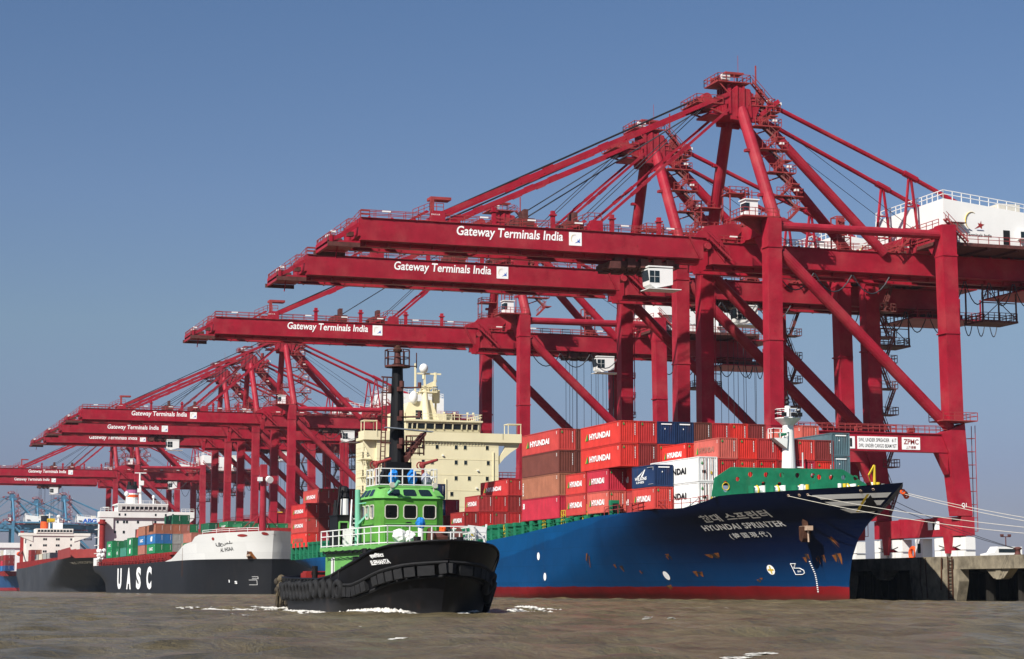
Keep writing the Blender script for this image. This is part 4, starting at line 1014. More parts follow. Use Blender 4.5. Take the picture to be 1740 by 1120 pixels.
# ---- containers on the blue ship
Zs = [10.62, 13.4, 16.2, 19.05, 21.85]; G = 'containers on the blue ship'
T0, PW = 91.9, 2.46
pl = 'highest red block of blue ship'
bay(T0, PW, 231, 13.7, [0] + Zs[1:], [(0, 2, 'orange red|HYUNDAI,orange red|HYUNDAI'), (1, 2, 'dark red|plain,bright red|HYUNDAI'), (2, 2, 'orange red|HYUNDAI,navy|navy end'), (3, 3, 'navy|navy end'), (4, 3, 'brown|plain'), (5, 3, 'bright red|plain'), (6, 3, 'orange red|HYUNDAI'), (7, 3, 'dark red|plain'), (10, 3, 'salmon|plain')], pl, G)
bay(T0, PW, 231.2, 13.4, Zs, [(1, 0, 'bright red|HYUNDAI,bright red|HYUNDAI')], 'shaded under the highest red block', G)
Z20 = [10.75, 13.45, 16.15]
bay(T0, PW, 235.2, 7.3, Z20, [(0, 0, 'salmon|HYUNDAI,crimson|HYUNDAI')], 'short pair under highest red block', G)
bay(T0, PW, 243.1, 7.3, Z20, [(0, 0, 'orange red|HYUNDAI,orange red|HYUNDAI')], 'short pair beside the brown block', G)
ZC = [10.62, 13.6, 16.6, 19.6, 22.5]
bay(T0, PW, 253, 15, ZC, [(0, 0, 'crimson|ONE,light brown|vertical,brown|plain,orange red|HYUNDAI'), (1, 0, 'bright red|plain,brown|plain,brown|plain,brown|plain')], 'four high brown block of blue ship', G)
bay(T0, PW, 220.3, 7.0, [10.62, 13.25, 15.85], [(0, 0, 'orange red|HYUNDAI,navy|WILSONS LINES')], 'short pair before the white reefers', G)
bay(T0, PW, 213.2, 14.2, [10.6, 13.5, 16.4], [(1, 0, 'white|HYUNDAI black,white|HYUNDAI black')], 'foremost block of blue ship', G)
ZF = [10.6, 13.45, 16.15, 18.6]
cf = ['salmon|HYUNDAI faded', 'orange red|HYUNDAI', 'bright red|plain', 'bright red|HYUNDAI', 'orange red|HYUNDAI', 'dark red|plain']
cl = ['bright red|HYUNDAI', 'orange red|HYUNDAI', 'bright red|HYUNDAI', 'dark red|plain', 'crimson|plain', 'orange red|HYUNDAI']
bay(T0, PW, 213, 7.0, [0] + ZF[1:], [(2 + i, 1, cl[i] + ',' + cf[i]) for i in range(6)], 'foremost block of blue ship', G)
bay(T0, PW, 222.4, 7.2, [0] + ZF[1:], [(2, 1, 'bright red|plain,orange red|HYUNDAI')], 'second block behind the white reefers', G)
bay(T0, PW, 213, 14.2, [11.2, 14.0, 16.75, 19.5], [(8, 1, 'grey-blue|navy end,grey-blue|navy end')], 'foremost block of blue ship', G, -.35)
ZB = [10.9, 13.6, 16.25, 18.95]
bay(T0, PW, 310.7, 7.6, ZB, [(2, 0, 'dark red|HYUNDAI'), (3, 0, 'bright red|plain,bright red|HYUNDAI'), (4, 0, 'bright red|HYUNDAI,bright red|HYUNDAI')], 'low stepped block by cream bridge', G)
bay(T0, PW, 310.7, 14.6, ZB, [(5, 0, 'bright red|plain,dark red|plain,bright red|HYUNDAI'), (6, 0, 'dark red|plain,bright red|HYUNDAI,bright red|HYUNDAI'), (7, 0, 'dark red|plain,bright red|plain,dark red|plain')], 'stepped block by cream bridge', G)
bay(T0, PW, 329, 14.2, [10.8, 13.6, 16.3, 18.9], [(0, 0, 'bright red|HYUNDAI,bright red|HYUNDAI,bright red|HYUNDAI'), (1, 0, 'pale grey|plain,pale grey|plain'), (2, 0, 'dark red|plain,navy|plain,navy|plain'), (3, 0, 'dark red|plain,crimson|plain')], 'bay right before the cream bridge', G)
ZA = [9.65, 12.6, 15.5, 18.45, 21.4]
bay(T0, PW, 400.6, 14.6, ZA, [(0, 0, 'orange red|HYUNDAI faded,orange red|HYUNDAI,bright red|HYUNDAI'), (1, 0, 'crimson|ONE,dark red|vertical,dark red|plain,orange red|HYUNDAI'), (2, 2, 'orange red|HYUNDAI,bright red|HYUNDAI'), (3, 2, 'salmon|plain,dark red|plain'), (4, 2, 'salmon|plain,dark red|vertical')], 'stern block of blue ship', G)

# ---------------------------------------------------------------- black ship with white forecastle
UA = Hull(107, 16.5, [(-2, 505.5), (8, 505), (10, 504.6), (13, 504), (16, 503)], [(-2, 724), (3, 728), (9, 748), (12, 750)],
          [(503, 15.7), (506, 15.5), (523, 15.1), (526, 14.6), (528, 13.4), (538, 12.8), (545, 11.4), (556, 9.4), (566, 8.9), (620, 8.7), (748, 9.2)],
          36, 34, 2.3, 2.3, 13.0, 40, 1, .66, .62)
um = M['hull_black'] = mat('hull_black_paint', (.011, .0115, .0135), .5, .25, .1, .25, (.04, .03, .024), .3, spec=.2, vs=.4)
nt = um.node_tree; N = nt.nodes; L = nt.links
src = N['Principled BSDF'].inputs['Base Color'].links[0].from_socket     # white forecastle paint above the black
tcn = N.new('ShaderNodeTexCoord'); sp = N.new('ShaderNodeSeparateXYZ'); L.new(tcn.outputs['Object'], sp.inputs[0])
m1 = N.new('ShaderNodeMath'); m1.operation = 'GREATER_THAN'; m1.inputs[1].default_value = 8.75; L.new(sp.outputs[2], m1.inputs[0])
m2 = N.new('ShaderNodeMath'); m2.operation = 'LESS_THAN'; m2.inputs[1].default_value = -52.0; L.new(sp.outputs[1], m2.inputs[0])
m3 = N.new('ShaderNodeMath'); m3.operation = 'MULTIPLY'; L.new(m1.outputs[0], m3.inputs[0]); L.new(m2.outputs[0], m3.inputs[1])
mx = N.new('ShaderNodeMixRGB'); mx.inputs[2].default_value = (.70, .70, .68, 1); L.new(m3.outputs[0], mx.inputs[0]); L.new(src, mx.inputs[1]); L.new(mx.outputs[0], N['Principled BSDF'].inputs['Base Color'])
seams(um, 9, 2.6, .8)
ua = thing('container_ship', 'black container ship with white forecastle and bridge, four tall white letters on its side', 'ship', (107, 620, 0))
OU = (107, 620, 0); U_ = lambda: MB(OU)
UA.build('hull', [um, M['red'], M['red']], ua, [503, 503.2, 503.6, 504.3, 505.2] + lin(506.5, 523, 14) + [526, 528] + lin(532, 570, 10) + lin(580, 740, 14) + [744, 748], 18, .8)
b = U_()
for i, c in enumerate('UASC'):
    s0 = 664 - i * 20.6
    put_text(b, c, lambda u, v: UA.pt(s0 - 9.5 * u, 1.15 + v * 6.6, .05), 0, .05)
hname(UA, 'AL IHSAA', 514.3, 510.4, 10.5, 10.9, .95, 1, .02, 1.1, b)
hname(UA, 'الإحسـاء', 515.7, 510.3, 11.7, 12.3, 1.1, 1, .03, 1.0, b)
bl = [(499.8, 4.4), (499.3, 4.4)]
for s0, z0, w, h in ((506.6, 2.3, 1.3, 1.2), (506.4, 3.8, .9, .5)):
    for p, q in (((s0 + w, z0), (s0, z0)), ((s0, z0), (s0, z0 + h)), ((s0, z0 + h), (s0 + w, z0 + h))): b.bar(UA.pt(*p, .06), UA.pt(*q, .06), .16, .06, 0)
hname(UA, '1 S', 512.6, 510.4, 2.9, 2.5, .7, 0, .02, 1.4, b)
b.build('lettering', [M['letter'], M['black']], ua)
b = U_()
for s0, z0 in ((527, 14.0), (503, 14.2)): disc(s0, z0, .55, 0, b)
def udisc(s, z, r, asp):
    c = UA.pt(s, z, .06); b.add([c] + [UA.pt(s + r * asp * math.cos(2 * math.pi * i / 14), z + r * math.sin(2 * math.pi * i / 14), .06) for i in range(14)], [(0, i + 1, (i + 1) % 14 + 1) for i in range(14)], 0)
for q in ((516.5, 13.9, .40, 1.3), (507.6, 14.6, .34, 3.2), (503.9, 15.0, .4, .8)): b = U_(); udisc(*q); b.build('hawse_port', [M['red']], ua)
b = U_(); p = Vector(UA.pt(507.0, 10.2, .1)); b.bar(p + Vector((-.1, .8, 1.2)), p + Vector((-.4, .3, -.5)), .6, .5); b.bar(p + Vector((-.4, 1.2, -.7)), p + Vector((-.4, -.9, -.5)), .6, .5, 1); b.bar(p + Vector((-.4, .2, -.6)), p + Vector((-.3, .2, -1.5)), .4, .4); b.build('anchor', [bpy.data.materials['rusty_iron'], bpy.data.materials['pale_iron']], ua)
b = U_(); poly_conform(b, [(507.6, 8.8), (506.2, 8.8), (506.7, 10.6), (507.1, 10.6)], lambda u, w: UA.pt(u, w, .03)); b.build('rust_stain', bpy.data.materials['rust_a'], ua); b = U_(); poly_conform(b, [(540.6, 4.5), (540.2, 4.5), (540.2, 12), (540.6, 12)], lambda u, w: UA.pt(u, w, .03)); b.build('rust_stain', bpy.data.materials['rust_a'], ua)
# red coaming, posts
tu = lambda s, o=0: 107 - UA.half(s, 9) + o
for s in lin(566, 704, 30): b = U_(); b.bx(tu(s, .3), tu(s, 1.5), s, s + 1.3, 8.0, 11.2); b.build('lashing_post', M['red'], ua)
b = U_(); b.bx(92.6, 121.5, 566, 706, 8.0, 10.6); b.bx(91.2, 92.7, 560, 706, 10.6, 11.35); b.build('hatch_coaming', M['red'], ua)
b = U_(); b.rail([(tu(s, .1), s, interp(s, UA.zt)) for s in lin(566, 735, 24)], 1.1, 4, .06); b.build('side_rail', M['red'], ua)
b = U_(); b.prism([(94, 15.0), (98, 17.2), (124, 17.2), (125, 15.0)], 'y', 529, 530); b.build('breakwater', M['red'], ua)
b = U_(); b.tube((107, 517, 14.5), (107, 517, 29.5), .9, .75, 12, 0); b.bx(105.2, 108.8, 516, 518, 29.2, 29.7, 0); b.tube((108.2, 516, 29.2), (108.4, 515.0, 29.0), .9, .9, 12, 1); b.cb(105.9, 515.8, 29.2, 1.2, .8, 1.0, 1); b.tube((107, 517, 29.6), (107, 517, 32), .2, n=6, m=0)
b.bx(106.2, 107.8, 515.8, 518, 29.7, 33, 0)
for x in (100, 103.5, 110.5, 114): b.bar((x, 520, 14.6), (107, 518, 21), .14, m=0)
b.build('foremast', [M['crane'], M['white']], ua)
b = U_(); b.rail([(107 - UA.half(s, 14) + .2, s, interp(s, UA.zt)) for s in lin(505, 522, 5)], 1.0, 3, .05); b.build('side_rail', M['white'], ua)
# bridge
b = U_(); b.bx(92.5, 121.5, 715, 732, 8.5, 26); b.bx(97.5, 113.5, 714.5, 728, 28.0, 30.3)
us = b.build('superstructure', M['white'], ua)
b = U_(); b.bx(90.7, 123.5, 714.2, 720, 25.8, 27.9)
for a, e in ((95.5, 91), (118.5, 123.2)): b.prism([(a, 25.8), (e, 25.8), (e, 25.2), (a, 21.6)] if a < 107 else [(e, 25.8), (a, 25.8), (a, 21.6), (e, 25.2)], 'y', 714.4, 719)
for z in (10.8, 13.6, 16.4, 19.2, 22): b.bx(90.8, 92.5, 715, 728, z - .2, z)
b.bx(90.9, 91.2, 715, 718, 12, 25.6); b.bx(91.7, 92.1, 715, 718, 12, 25.6)
b.build('bridge_wing', M['white'], us)
b = U_(); b.prism([(714, 28.0), (714.8, 28.0), (714.6, 30.3), (713.4, 30.3)], 'x', 96.9, 114.1, 0); b.bx(96.8, 114.2, 713.4, 728, 30.3, 30.7, 0); wz = b.build('wheelhouse', M['white'], us)
b = U_()
b.add([(98.2, 713.82, 28.6), (113.4, 713.82, 28.6), (113.4, 713.58, 29.6), (98.2, 713.58, 29.6)], [(0, 1, 2, 3)], 0)
for i in range(11): b.bar((98.1 + i * 1.55, 713.78, 28.5), (98.1 + i * 1.55, 713.54, 29.7), .32, .1, 1)
b.build('bridge_window', [M['glass'], M['white']], wz)
for z, ts in ((24.3, (97, 99.2, 100.2, 104, 110, 113.6, 114.6, 116.6)), (20.8, (96.2, 99.2, 104, 114.6, 117.4)), (17.4, (96.2, 117)), (14, (96.2, 99, 117))):
    for t in ts: b = U_(); b.bx(t - .35, t + .35, 714.92, 714.97, z - .45, z + .45); b.build('cabin_window', M['glass'], us)
for t in (97.5, 99.5, 110, 113.5, 116): b = U_(); b.bx(t - .3, t + .3, 714.16, 714.19, 26.4, 27.2); b.build('cabin_window', M['glass'], us)
b = U_(); b.rail([(91, 714.4, 27.9), (95, 714.4, 27.9)], 1.1, 1.3, .06); b.rail([(119, 714.4, 27.9), (123.4, 714.4, 27.9)], 1.1, 1.3, .06); b.bx(92, 94, 715, 717, 29.2, 29.4); b.rail([(97, 713.6, 30.7), (114, 713.6, 30.7)], 1.0, 2, .05); b.build('bridge_rail', M['white'], us)
b = U_(); b.tube((103.6, 728, 28), (103.6, 728, 33.4), 2.3, 2.1, 16, 0); b.tube((103.6, 728, 33.4), (103.6, 728, 34.3), 2.2, n=16, m=1); b.tube((103.6, 728, 34.3), (103.6, 728, 34.8), 2.2, n=16, m=0); b.tube((103.6, 728, 34.8), (103.6, 728, 36.0), 2.2, n=16, m=2); b.tube((103.6, 728, 36), (103.6, 728, 37.6), 2.0, n=16, m=3)
b.tube((102.6, 728, 37.4), (102.6, 728, 39), .6, n=10, m=3); b.tube((104.6, 728, 37.4), (104.6, 728, 39), .6, n=10, m=3)
b.build('funnel', [M['white'], M['orange'], mat('mauve_band', (.35, .10, .22), .6), M['black']], ua)
b = U_(); b.tube((105.8, 722, 30.6), (105.4, 722, 39.5), .6, .35, 10, 0); b.bx(103.6, 107.6, 721.8, 722.2, 41.6, 41.9, 0); b.tube((105.4, 722, 39), (105.4, 722, 41.8), .3, n=8); b.cb(105.9, 721.6, 38.2, 1.6, .8, 1.6, 0); b.cb(105.2, 721.6, 35.6, 1.2, .8, 1.4, 0); b.build('radar_mast', [M['white'], M['white']], ua)
for x, z, r in ((100.6, 34.2, .8), (110, 33.3, .55)): b = U_(); b.ball((x, 720, z), r, 10, 0, 1.2); b.tube((x, 720, 30.7), (x, 720, z - .5), .3, .2, n=8); b.build('satellite_dome', M['white'], ua)
b = U_(); b.tube((91.6, 713, 9), (91.6, 713, 25.0), 1.0, n=12); b.lathe((91.6, 713, 23.2), [(1, 0), (1.5, .3), (1.5, .9), (1, 1.1)], 12); b.build('deck_crane_post', M['red'], ua)
b = U_(); b.tube((107.6, 690, 19.5), (107.6, 690, 21.0), 1.8, n=14); b.cb(107.6, 690, 22.2, 4.4, 2.2, 1.8); b.bar((105.4, 690, 20), (105.4, 690, 24), .3); b.bar((109.8, 690, 20), (109.8, 690, 24), .3); b.cb(107.6, 690, 19.2, 5, 2, .7, 1); b.build('deck_crane', [M['red'], CMAT['teal']], ua)
b = U_()
for k in range(26): b.ball((91.3 + rnd.uniform(-1, 1), 712 + rnd.uniform(-4, 4), 10.5 + rnd.uniform(0, 4)), rnd.uniform(.3, .8), 7)
b.bx(90.6, 92.2, 719, 727, 9.2, 11.9); b.build('stern_lifeboat_gear', M['white'], ua)
# containers of the black ship
GU = 'containers on the black ship'; T1, P1 = 91.2, 2.5; zu = [11.5, 14.3, 17.1, 19.9, 22.6]
LU = 13.6
bay(T1, P1, 684, LU, zu, [(0, 0, 'green|UASC,green|UASC'), (1, 0, 'green|plain,green|plain')], 'stern bay of black ship', GU)
bay(T1, P1, 668, 6.4, zu, [(0, 0, 'green|UASC'), (1, 0, 'green|UASC,dark green|plain')], 'third bay from black ship bridge', GU)
bay(T1, P1, 651, LU, zu, [(0, 0, 'teal|plain'), (1, 0, 'teal|plain,brown|plain'), (2, 0, 'teal|plain,brown|plain')], 'teal fronted bay of black ship', GU)
bay(T1, P1, 637, LU * .9, zu, [(0, 0, 'green|stamp,green|stamp'), (1, 0, 'green|UASC,beige|plain,salmon|plain'), (2, 0, 'green|plain,orange red|plain,light brown|plain')], 'stamped green bay of black ship', GU)
bay(T1, P1, 612, LU, zu, [(0, 0, 'pink-brown|plain,blue|UASC,light brown|plain'), (1, 0, 'pink-brown|plain,blue|plain,light brown|plain')], 'brown topped bay of black ship', GU)
bay(T1, P1, 592, LU * 1.15, zu, [(0, 0, 'green|UASC,blue|stamp,light brown|plain'), (1, 0, 'green|plain,blue|plain,light brown|plain'), (2, 0, 'grey|plain,grey|plain,light brown|plain,dark green|plain'), (3, 0, 'beige|plain,grey|plain,pink-brown|plain,dark green|plain'), (4, 0, 'beige|plain,beige|plain,green|plain')], 'bay above the ship-name side letters', GU)
bay(T1, P1, 575, LU, zu, [(3, 0, 'green|stamp,pink-brown|plain'), (4, 0, 'green|plain,pink-brown|plain'), (5, 0, 'green|plain,beige|plain,dark green|plain')], 'pink topped bay of black ship', GU)
bay(T1, P1, 560, LU, zu, [(6, 0, 'blue|UASC,deep blue|plain,green|UASC'), (7, 0, 'blue|plain,deep blue|plain,green|plain'), (8, 0, 'deep blue|plain,deep blue|plain,teal|plain')], 'blue tiered bay of black ship', GU)
zu2 = [13.2, 16.0, 18.8, 21.6]
bay(T1, P1, 540, LU, zu2, [(5, 0, 'green|stamp'), (6, 0, 'green|stamp,green|UASC'), (7, 0, 'dark green|plain,green|plain'), (8, 0, 'dark green|plain,dark green|plain'), (9, 0, 'green|UASC,green|stamp'), (10, 0, 'green|plain,green|plain'), (11, 0, 'salmon|plain,salmon|plain'), (12, 0, 'green|plain,dark green|plain')], 'bay behind the white forecastle', GU)

# ---------------------------------------------------------------- black ship farther back
TH = Hull(109, 16, [(-2, 862), (2, 860), (6, 850), (10, 838), (13.5, 824)], [(-2, 1058), (6, 1070), (13, 1072)],
          [(824, 13.8), (860, 13.2), (900, 12.6), (1000, 11.2), (1072, 11.0)], 58, 36, 2.0, 2.4, 12, 30)
th = thing('container_ship', 'dark ship with cream bridge and red-brown bulwark, behind the stern of the white-bowed ship', 'ship', (109, 950, 0))
OT = (109, 950, 0); T_ = lambda: MB(OT)
TH.build('hull', [mat('hull_grey_black', (.040, .043, .050), .6, .3, .08, .2, (.16, .14, .11), .4, spec=.15, vs=.5), M['red'], M['red']], th, lin(824, 870, 14) + lin(880, 1060, 14) + [1066, 1072], 14, .3)
b = T_(); b.prism([(824.5, 13.7), (826, 17.6), (856, 17.2), (858, 13.2)], 'x', 93.4, 93.8); 
pts = [(109 - TH.half(s, 13) + .2, s) for s in lin(826, 866, 12)]
for (x, s), (x2, s2) in zip(pts, pts[1:]): b.add([(x, s, 13.2), (x2, s2, 13.2), (x2, s2, 17.0), (x, s, 17.3)], [(0, 1, 2, 3)]); 
pts = [(109 + TH.half(s, 13) - .2, s) for s in lin(826, 866, 12)]
for (x, s), (x2, s2) in zip(pts, pts[1:]): b.add([(x, s, 13.2), (x2, s2, 13.2), (x2, s2, 17.0), (x, s, 17.3)], [(0, 1, 2, 3)])
b.bx(93.3, 124.7, 866, 866.5, 12.5, 17.0)
b.build('bulwark', mat('red_brown_paint', (.27, .042, .038), .6, .15, .3), th)
b = T_()
for s in lin(872, 1060, 40): b = T_(); x = 109 - TH.half(s, 11); b.bx(x + .2, x + .8, s, s + 1.4, interp(s, TH.zt) - .2, 14.2); b.build('lashing_post', M['red'], th)
b = T_(); b.bx(94.6, 123, 868, 1030, 10.6, 14.0); b.build('hatch_coaming', M['red'], th)
b = T_(); b.bx(96, 122, 1034, 1052, 11, 27.4); b.bx(92.5, 127, 1033.5, 1040, 27.3, 28.6); b.bx(100.5, 118.5, 1033.2, 1046, 28.6, 30.8)
for a, e in ((99, 93), (119, 126.6)): b.prism([(a, 27.3), (e, 27.3), (e, 26.9), (a, 24.4)] if a < 109 else [(e, 27.3), (a, 27.3), (a, 24.4), (e, 26.9)], 'y', 1033.7, 1039)
ts = b.build('superstructure', mat('cream_white', (.78, .76, .69), .6, .08, .2), th)
b = T_(); b.bx(101.0, 118, 1033.1, 1033.17, 29.2, 30.2, 0)
for i in range(12): b.bx(100.9 + i * 1.55, 101.2 + i * 1.55, 1033.05, 1033.19, 29.1, 30.3, 1)
b.build('bridge_window', [M['glass'], bpy.data.materials['cream_white']], ts)
for z in (25.6, 22.6, 19.6):
    for t in (98, 104.4, 105.4, 110.6, 111.6, 117.6): b = T_(); b.bx(t - .4, t + .4, 1033.92, 1033.97, z - .5, z + .5); b.build('cabin_window', M['glass'], ts)
b = T_(); b.tube((105.6, 1046, 30), (105.6, 1046, 34.6), 1.9, n=14, m=0); b.tube((105.6, 1046, 34.6), (105.6, 1046, 37.5), 1.8, n=14, m=1); b.build('funnel', [M['orange'], M['black']], th)
b = T_(); b.bx(109.5, 114, 1040, 1044, 30.8, 34); b.tube((112, 1041, 34), (112, 1041, 36.5), .5, n=8); b.ball((112, 1041, 37), 1.0, 10); b.build('satellite_dome', M['white'], th); b = T_(); b.bar((107.5, 1041, 30.8), (107.5, 1041, 38.6), .5); b.bar((106, 1041, 37.8), (109, 1041, 37.8), .4); b.build('radar_mast', M['white'], th)
b = T_(); b.bar((95.2, 1050, 12), (95.2, 1050, 30), 1.6); b.bar((95.2, 1050, 20), (92, 1030, 18), .8); b.ball((94.6, 1052, 18.6), 1.7, 10, 1, .7); b.build('stern_crane', [M['red'], M['orange']], th)
hname_b = T_(); hname(TH, 'MSC NEDERLAND', 848, 830, 11.2, 11.8, .8, 0, .02, 1.1, hname_b); hname_b.build('lettering', M['letter'], th)
GT = 'containers on the farther black ship'
zt3 = [14.1, 16.9, 19.6]
bay(94.2, 2.5, 905, LU, zt3, [(0, 0, 'grey|plain'), (1, 0, 'grey|plain')], 'front bay of farther black ship', GT)
bay(94.2, 2.5, 880, LU, zt3, [(3, 0, 'dark red|plain'), (4, 0, 'dark red|plain')], 'bay by the red-brown bulwark', GT)
bay(94.2, 2.5, 922, LU, zt3, [(0, 0, 'grey|plain'), (1, 0, 'beige|plain'), (2, 0, 'grey|plain')], 'second bay of farther black ship', GT)
bay(94.2, 2.5, 940, LU, zt3, [(0, 0, 'beige|plain'), (1, 0, 'grey|plain')], 'middle bay of farther black ship', GT)
bay(94.2, 2.5, 958, LU, zt3, [(0, 0, 'grey|plain'), (1, 0, 'pale grey|plain')], 'fourth bay of farther black ship', GT)
bay(94.2, 2.5, 990, LU, zt3, [(0, 0, 'dark red|plain,dark red|plain'), (1, 0, 'dark red|plain,light brown|plain')], 'rear bay of farther black ship', GT)
bay(94.2, 2.5, 870, LU, [14.2, 17.4, 19.4], [(8, 0, 'blue|plain,deep blue|plain'), (7, 0, 'blue|plain,deep blue|plain')], 'bay just behind the bulwark', GT)

# ---------------------------------------------------------------- blue ship at the left edge of the view
FO = Hull(109, 16, [(-2, 1120), (8, 1118), (12, 1110)], [(-2, 1300), (12, 1302)], [(1110, 8.5), (1302, 8.5)], 60, 30, 1.8, 2.4, 12, 30)
fo = thing('container_ship', 'far blue ship at the left edge, only its rear side showing past the dark ship', 'ship', (109, 1200, 0))
FO.build('hull', [band(mat('hull_far_blue', (.02, .09, .24), .5, .15, .1), 1.8, (.4, .03, .05)), M['red']], fo, lin(1110, 1150, 8) + lin(1160, 1302, 8), 8)
b = MB((109, 1200, 0)); b.bx(94, 124, 1280, 1296, 8, 26); b.bx(93, 125, 1279, 1285, 26, 29); b.build('superstructure', M['white'], fo)
b = MB((109, 1200, 0)); b.bx(94.5, 123, 1130, 1275, 8.0, 10.6)
b.build('hatch_coaming', M['red'], fo)
for s in lin(1130, 1270, 24): b = MB((109, 1200, 0)); b.bx(93.4, 94.2, s, s + 1.5, 8, 10.6); b.build('lashing_post', M['red'], fo)
zf = [10.8, 13.6, 16.4, 19.2, 22]
for k, s in enumerate((1124, 1142, 1160, 1178, 1196, 1214, 1232)):
    pl = ['first', 'second', 'third', 'fourth', 'fifth', 'sixth', 'seventh'][k] + ' bay of the far blue ship'
    c = ['deep blue|plain,dark red|plain,dark red|plain,white|plain', 'blue|plain,crimson|plain,brown|plain,beige|plain', 'deep blue|plain,brown|plain,dark red|plain,white|plain'][k % 3]
    bay(93.6, 2.5, s, LU, zf, [(0, 0, c), (1, 0, c)], pl, 'containers on the far blue ship')

# ---------------------------------------------------------------- blue cranes at the next terminal
bc = make_crane('pale blue gantry crane with blue-lettered white house, rightmost of the three blue cranes', 'blue cranes at the next terminal', 'blue_crane', True, False, -19.0)
index_children()
for i, (x, s, lab) in enumerate(((181, 1650, None), (168, 1735, 'pale blue gantry crane at far left, middle and smallest of the three blue cranes'), (140, 1640, 'pale blue gantry crane at the left edge, leftmost of the three blue cranes'))):
    o = bc if i == 0 else copy_tree(bc)
    o.location = (x, s, 5)
    if lab: o['label'] = lab
    else:
        b = mb5(); put_text(b, 'ABG', lambda u, v: (14 + u * 11, -10.25, 52.8 + v * 3.4), 0, .05); b.build('lettering', M['logo_blue'], o)

# ---------------------------------------------------------------- tug (local frame: Y aft, -X starboard)
TH_T = R(20); ca, sa = math.cos(HEAD), math.sin(HEAD)
def camxy(X, Y): return (X * ca + Y * sa, -X * sa + Y * ca)      # camera-side offsets to t, s
bd = camxy(math.sin(TH_T), -math.cos(TH_T))
tx, ty = camxy(-6.53, 117.0)
tug = thing('tugboat', 'green and black tugboat with black mast and tyre fenders, in front of the ships', 'tugboat', (tx, ty, 0), None, math.atan2(bd[1], bd[0]) + math.pi / 2)
TG = Hull(0, 4.35, [(-1, -7.8), (.5, -8.2), (4, -9.6)], [(-1, 11.6), (.8, 12.6), (2.4, 13.9)],
          [(-9.6, 3.92), (-8.2, 3.7), (-7.0, 3.38), (-5.6, 2.88), (-4, 2.48), (-1.6, 2.1), (1, 1.93), (8, 2.0), (13.9, 2.2)], 7.5, 5.2, 1.9, 2.0, 3.6, 4.5, .7, .72, .52)
tb = mat('tug_black_paint', (.007, .007, .0085), .5, .4, .9, 1.1, (.040, .022, .015), .6, spec=.22, vs=.3)
gr = mat('tug_green_paint', (.145, .40, .10), .5, .2, .9, 1.6, (.10, .085, .035), .6, vs=.3)
gd = mat('tug_dark_green_paint', (.09, .28, .04), .5, .2, .8, 1.4, (.06, .07, .02), .5, vs=.3)  # tug green again, with the wheelhouse's shaded tone put into the colour
teal = mat('tug_teal_paint', (.18, .48, .33), .5, .1, .8)
rub = mat('tyre_rubber', (.018, .018, .019), .8, .3, 3)
deckm = mat('tug_deck', (.10, .05, .035), .8, .3, 1)
TG.build('hull', [tb, deckm], tug, [-9.6, -9.55, -9.45, -9.3, -9.1] + lin(-8.8, -4, 20) + lin(-3.4, 8, 18) + lin(8.5, 13.9, 12), 14, .9, o=(0, 0, 0))
m0 = lambda: MB()
b = m0()
put_text(b, 'ELEPHANTA', lambda u, v: TG.pt(-6.7 - 1.05 * u, 2.64 + .10 * u + v * .24, .04), 0, .05)
put_text(b, 'एलिफंटा', lambda u, v: TG.pt(-6.8 - .82 * u, 2.97 + .08 * u + v * .27, .04), 0, .05)
b.build('lettering', M['letter'], tug)
b = m0()                                         # bulwark cap and belting
zt_ = lambda s: interp(s, TG.zt)
for sd in (-1, 1):
    pts = [TG.pt(s, zt_(s), .02, sd) for s in [-9.58, -9.5, -9.35] + lin(-9.2, 13.7, 68)]; b.path(pts, .07, 6)
b.build('bulwark_cap', tb, tug)
b = m0()
bz = lambda s: max(zt_(s) - 1.40, 1.25)
for sd in (-1, 1):
    s = -9.3
    while s < -2.6:
        p = Vector(TG.pt(s, bz(s), .0, sd)); q = Vector(TG.pt(s + .36, bz(s + .36), .0, sd)); n = (Vector(TG.pt(s + .15, bz(s), 1, sd)) - p)
        if not (sd < 0 and abs(s + 6.2) < .2): b.bar(p + n * .12, q + n * .12, .26, .52 + rnd.uniform(-.04, .04), 0)
        s += .42
    b.path([TG.pt(s, bz(s) - .35, .05, sd) for s in lin(-9.2, -2, 24)], .09, 6, 0); b.path([TG.pt(s, bz(s) + .35, .05, sd) for s in lin(-9.2, -2, 24)], .09, 6, 0)
b.build('bow_fender', rub, tug)
def tyre(s, z, r, sd=-1, w=.17):
    p = Vector(TG.pt(s, z, .16, sd)); n = (Vector(TG.pt(s, z, 1.16, sd)) - p).normalized()
    b = m0(); b.torus(p, n, r - w * .6, w, 16, 7); b.bar(p + Vector((0, 0, r * .8)), Vector(TG.pt(s, zt_(s), .05, sd)), .05); b.build('tyre_fender', rub, tug, smooth=True)
for i, s in enumerate((-3.4, -1.9, -.4, 1.1)): tyre(s, bz(s) + .12, .5)
for i, s in enumerate(lin(2.4, 13.0, 14)): tyre(s, 1.30 - .04 * (i % 3), .50, -1, .16)
for i, s in enumerate(lin(-6.6, -2.2, 5)): tyre(s, zt_(s) - 1.5 - .1 * (i % 2), .62, 1, .2)
b = m0()                                         # frayed rope fender at the stern corner
c = Vector((-3.7, 12.4, 1.55))
for i in range(240):
    a = rnd.uniform(0, 6.28); r = rnd.uniform(.0, .45); z = rnd.uniform(-.4, .5); l = rnd.uniform(.3, 1.7)
    p = c + Vector((r * math.cos(a) * .8, r * math.sin(a), z)); b.bar(p, p + Vector((rnd.uniform(-.15, .15), rnd.uniform(-.15, .15), -l)), rnd.uniform(.02, .06), m=i % 2)
for i in range(26): b.ball(c + Vector((rnd.uniform(-.3, .3), rnd.uniform(-.4, .4), rnd.uniform(-.5, .5))), rnd.uniform(.12, .25), 7, i % 2)
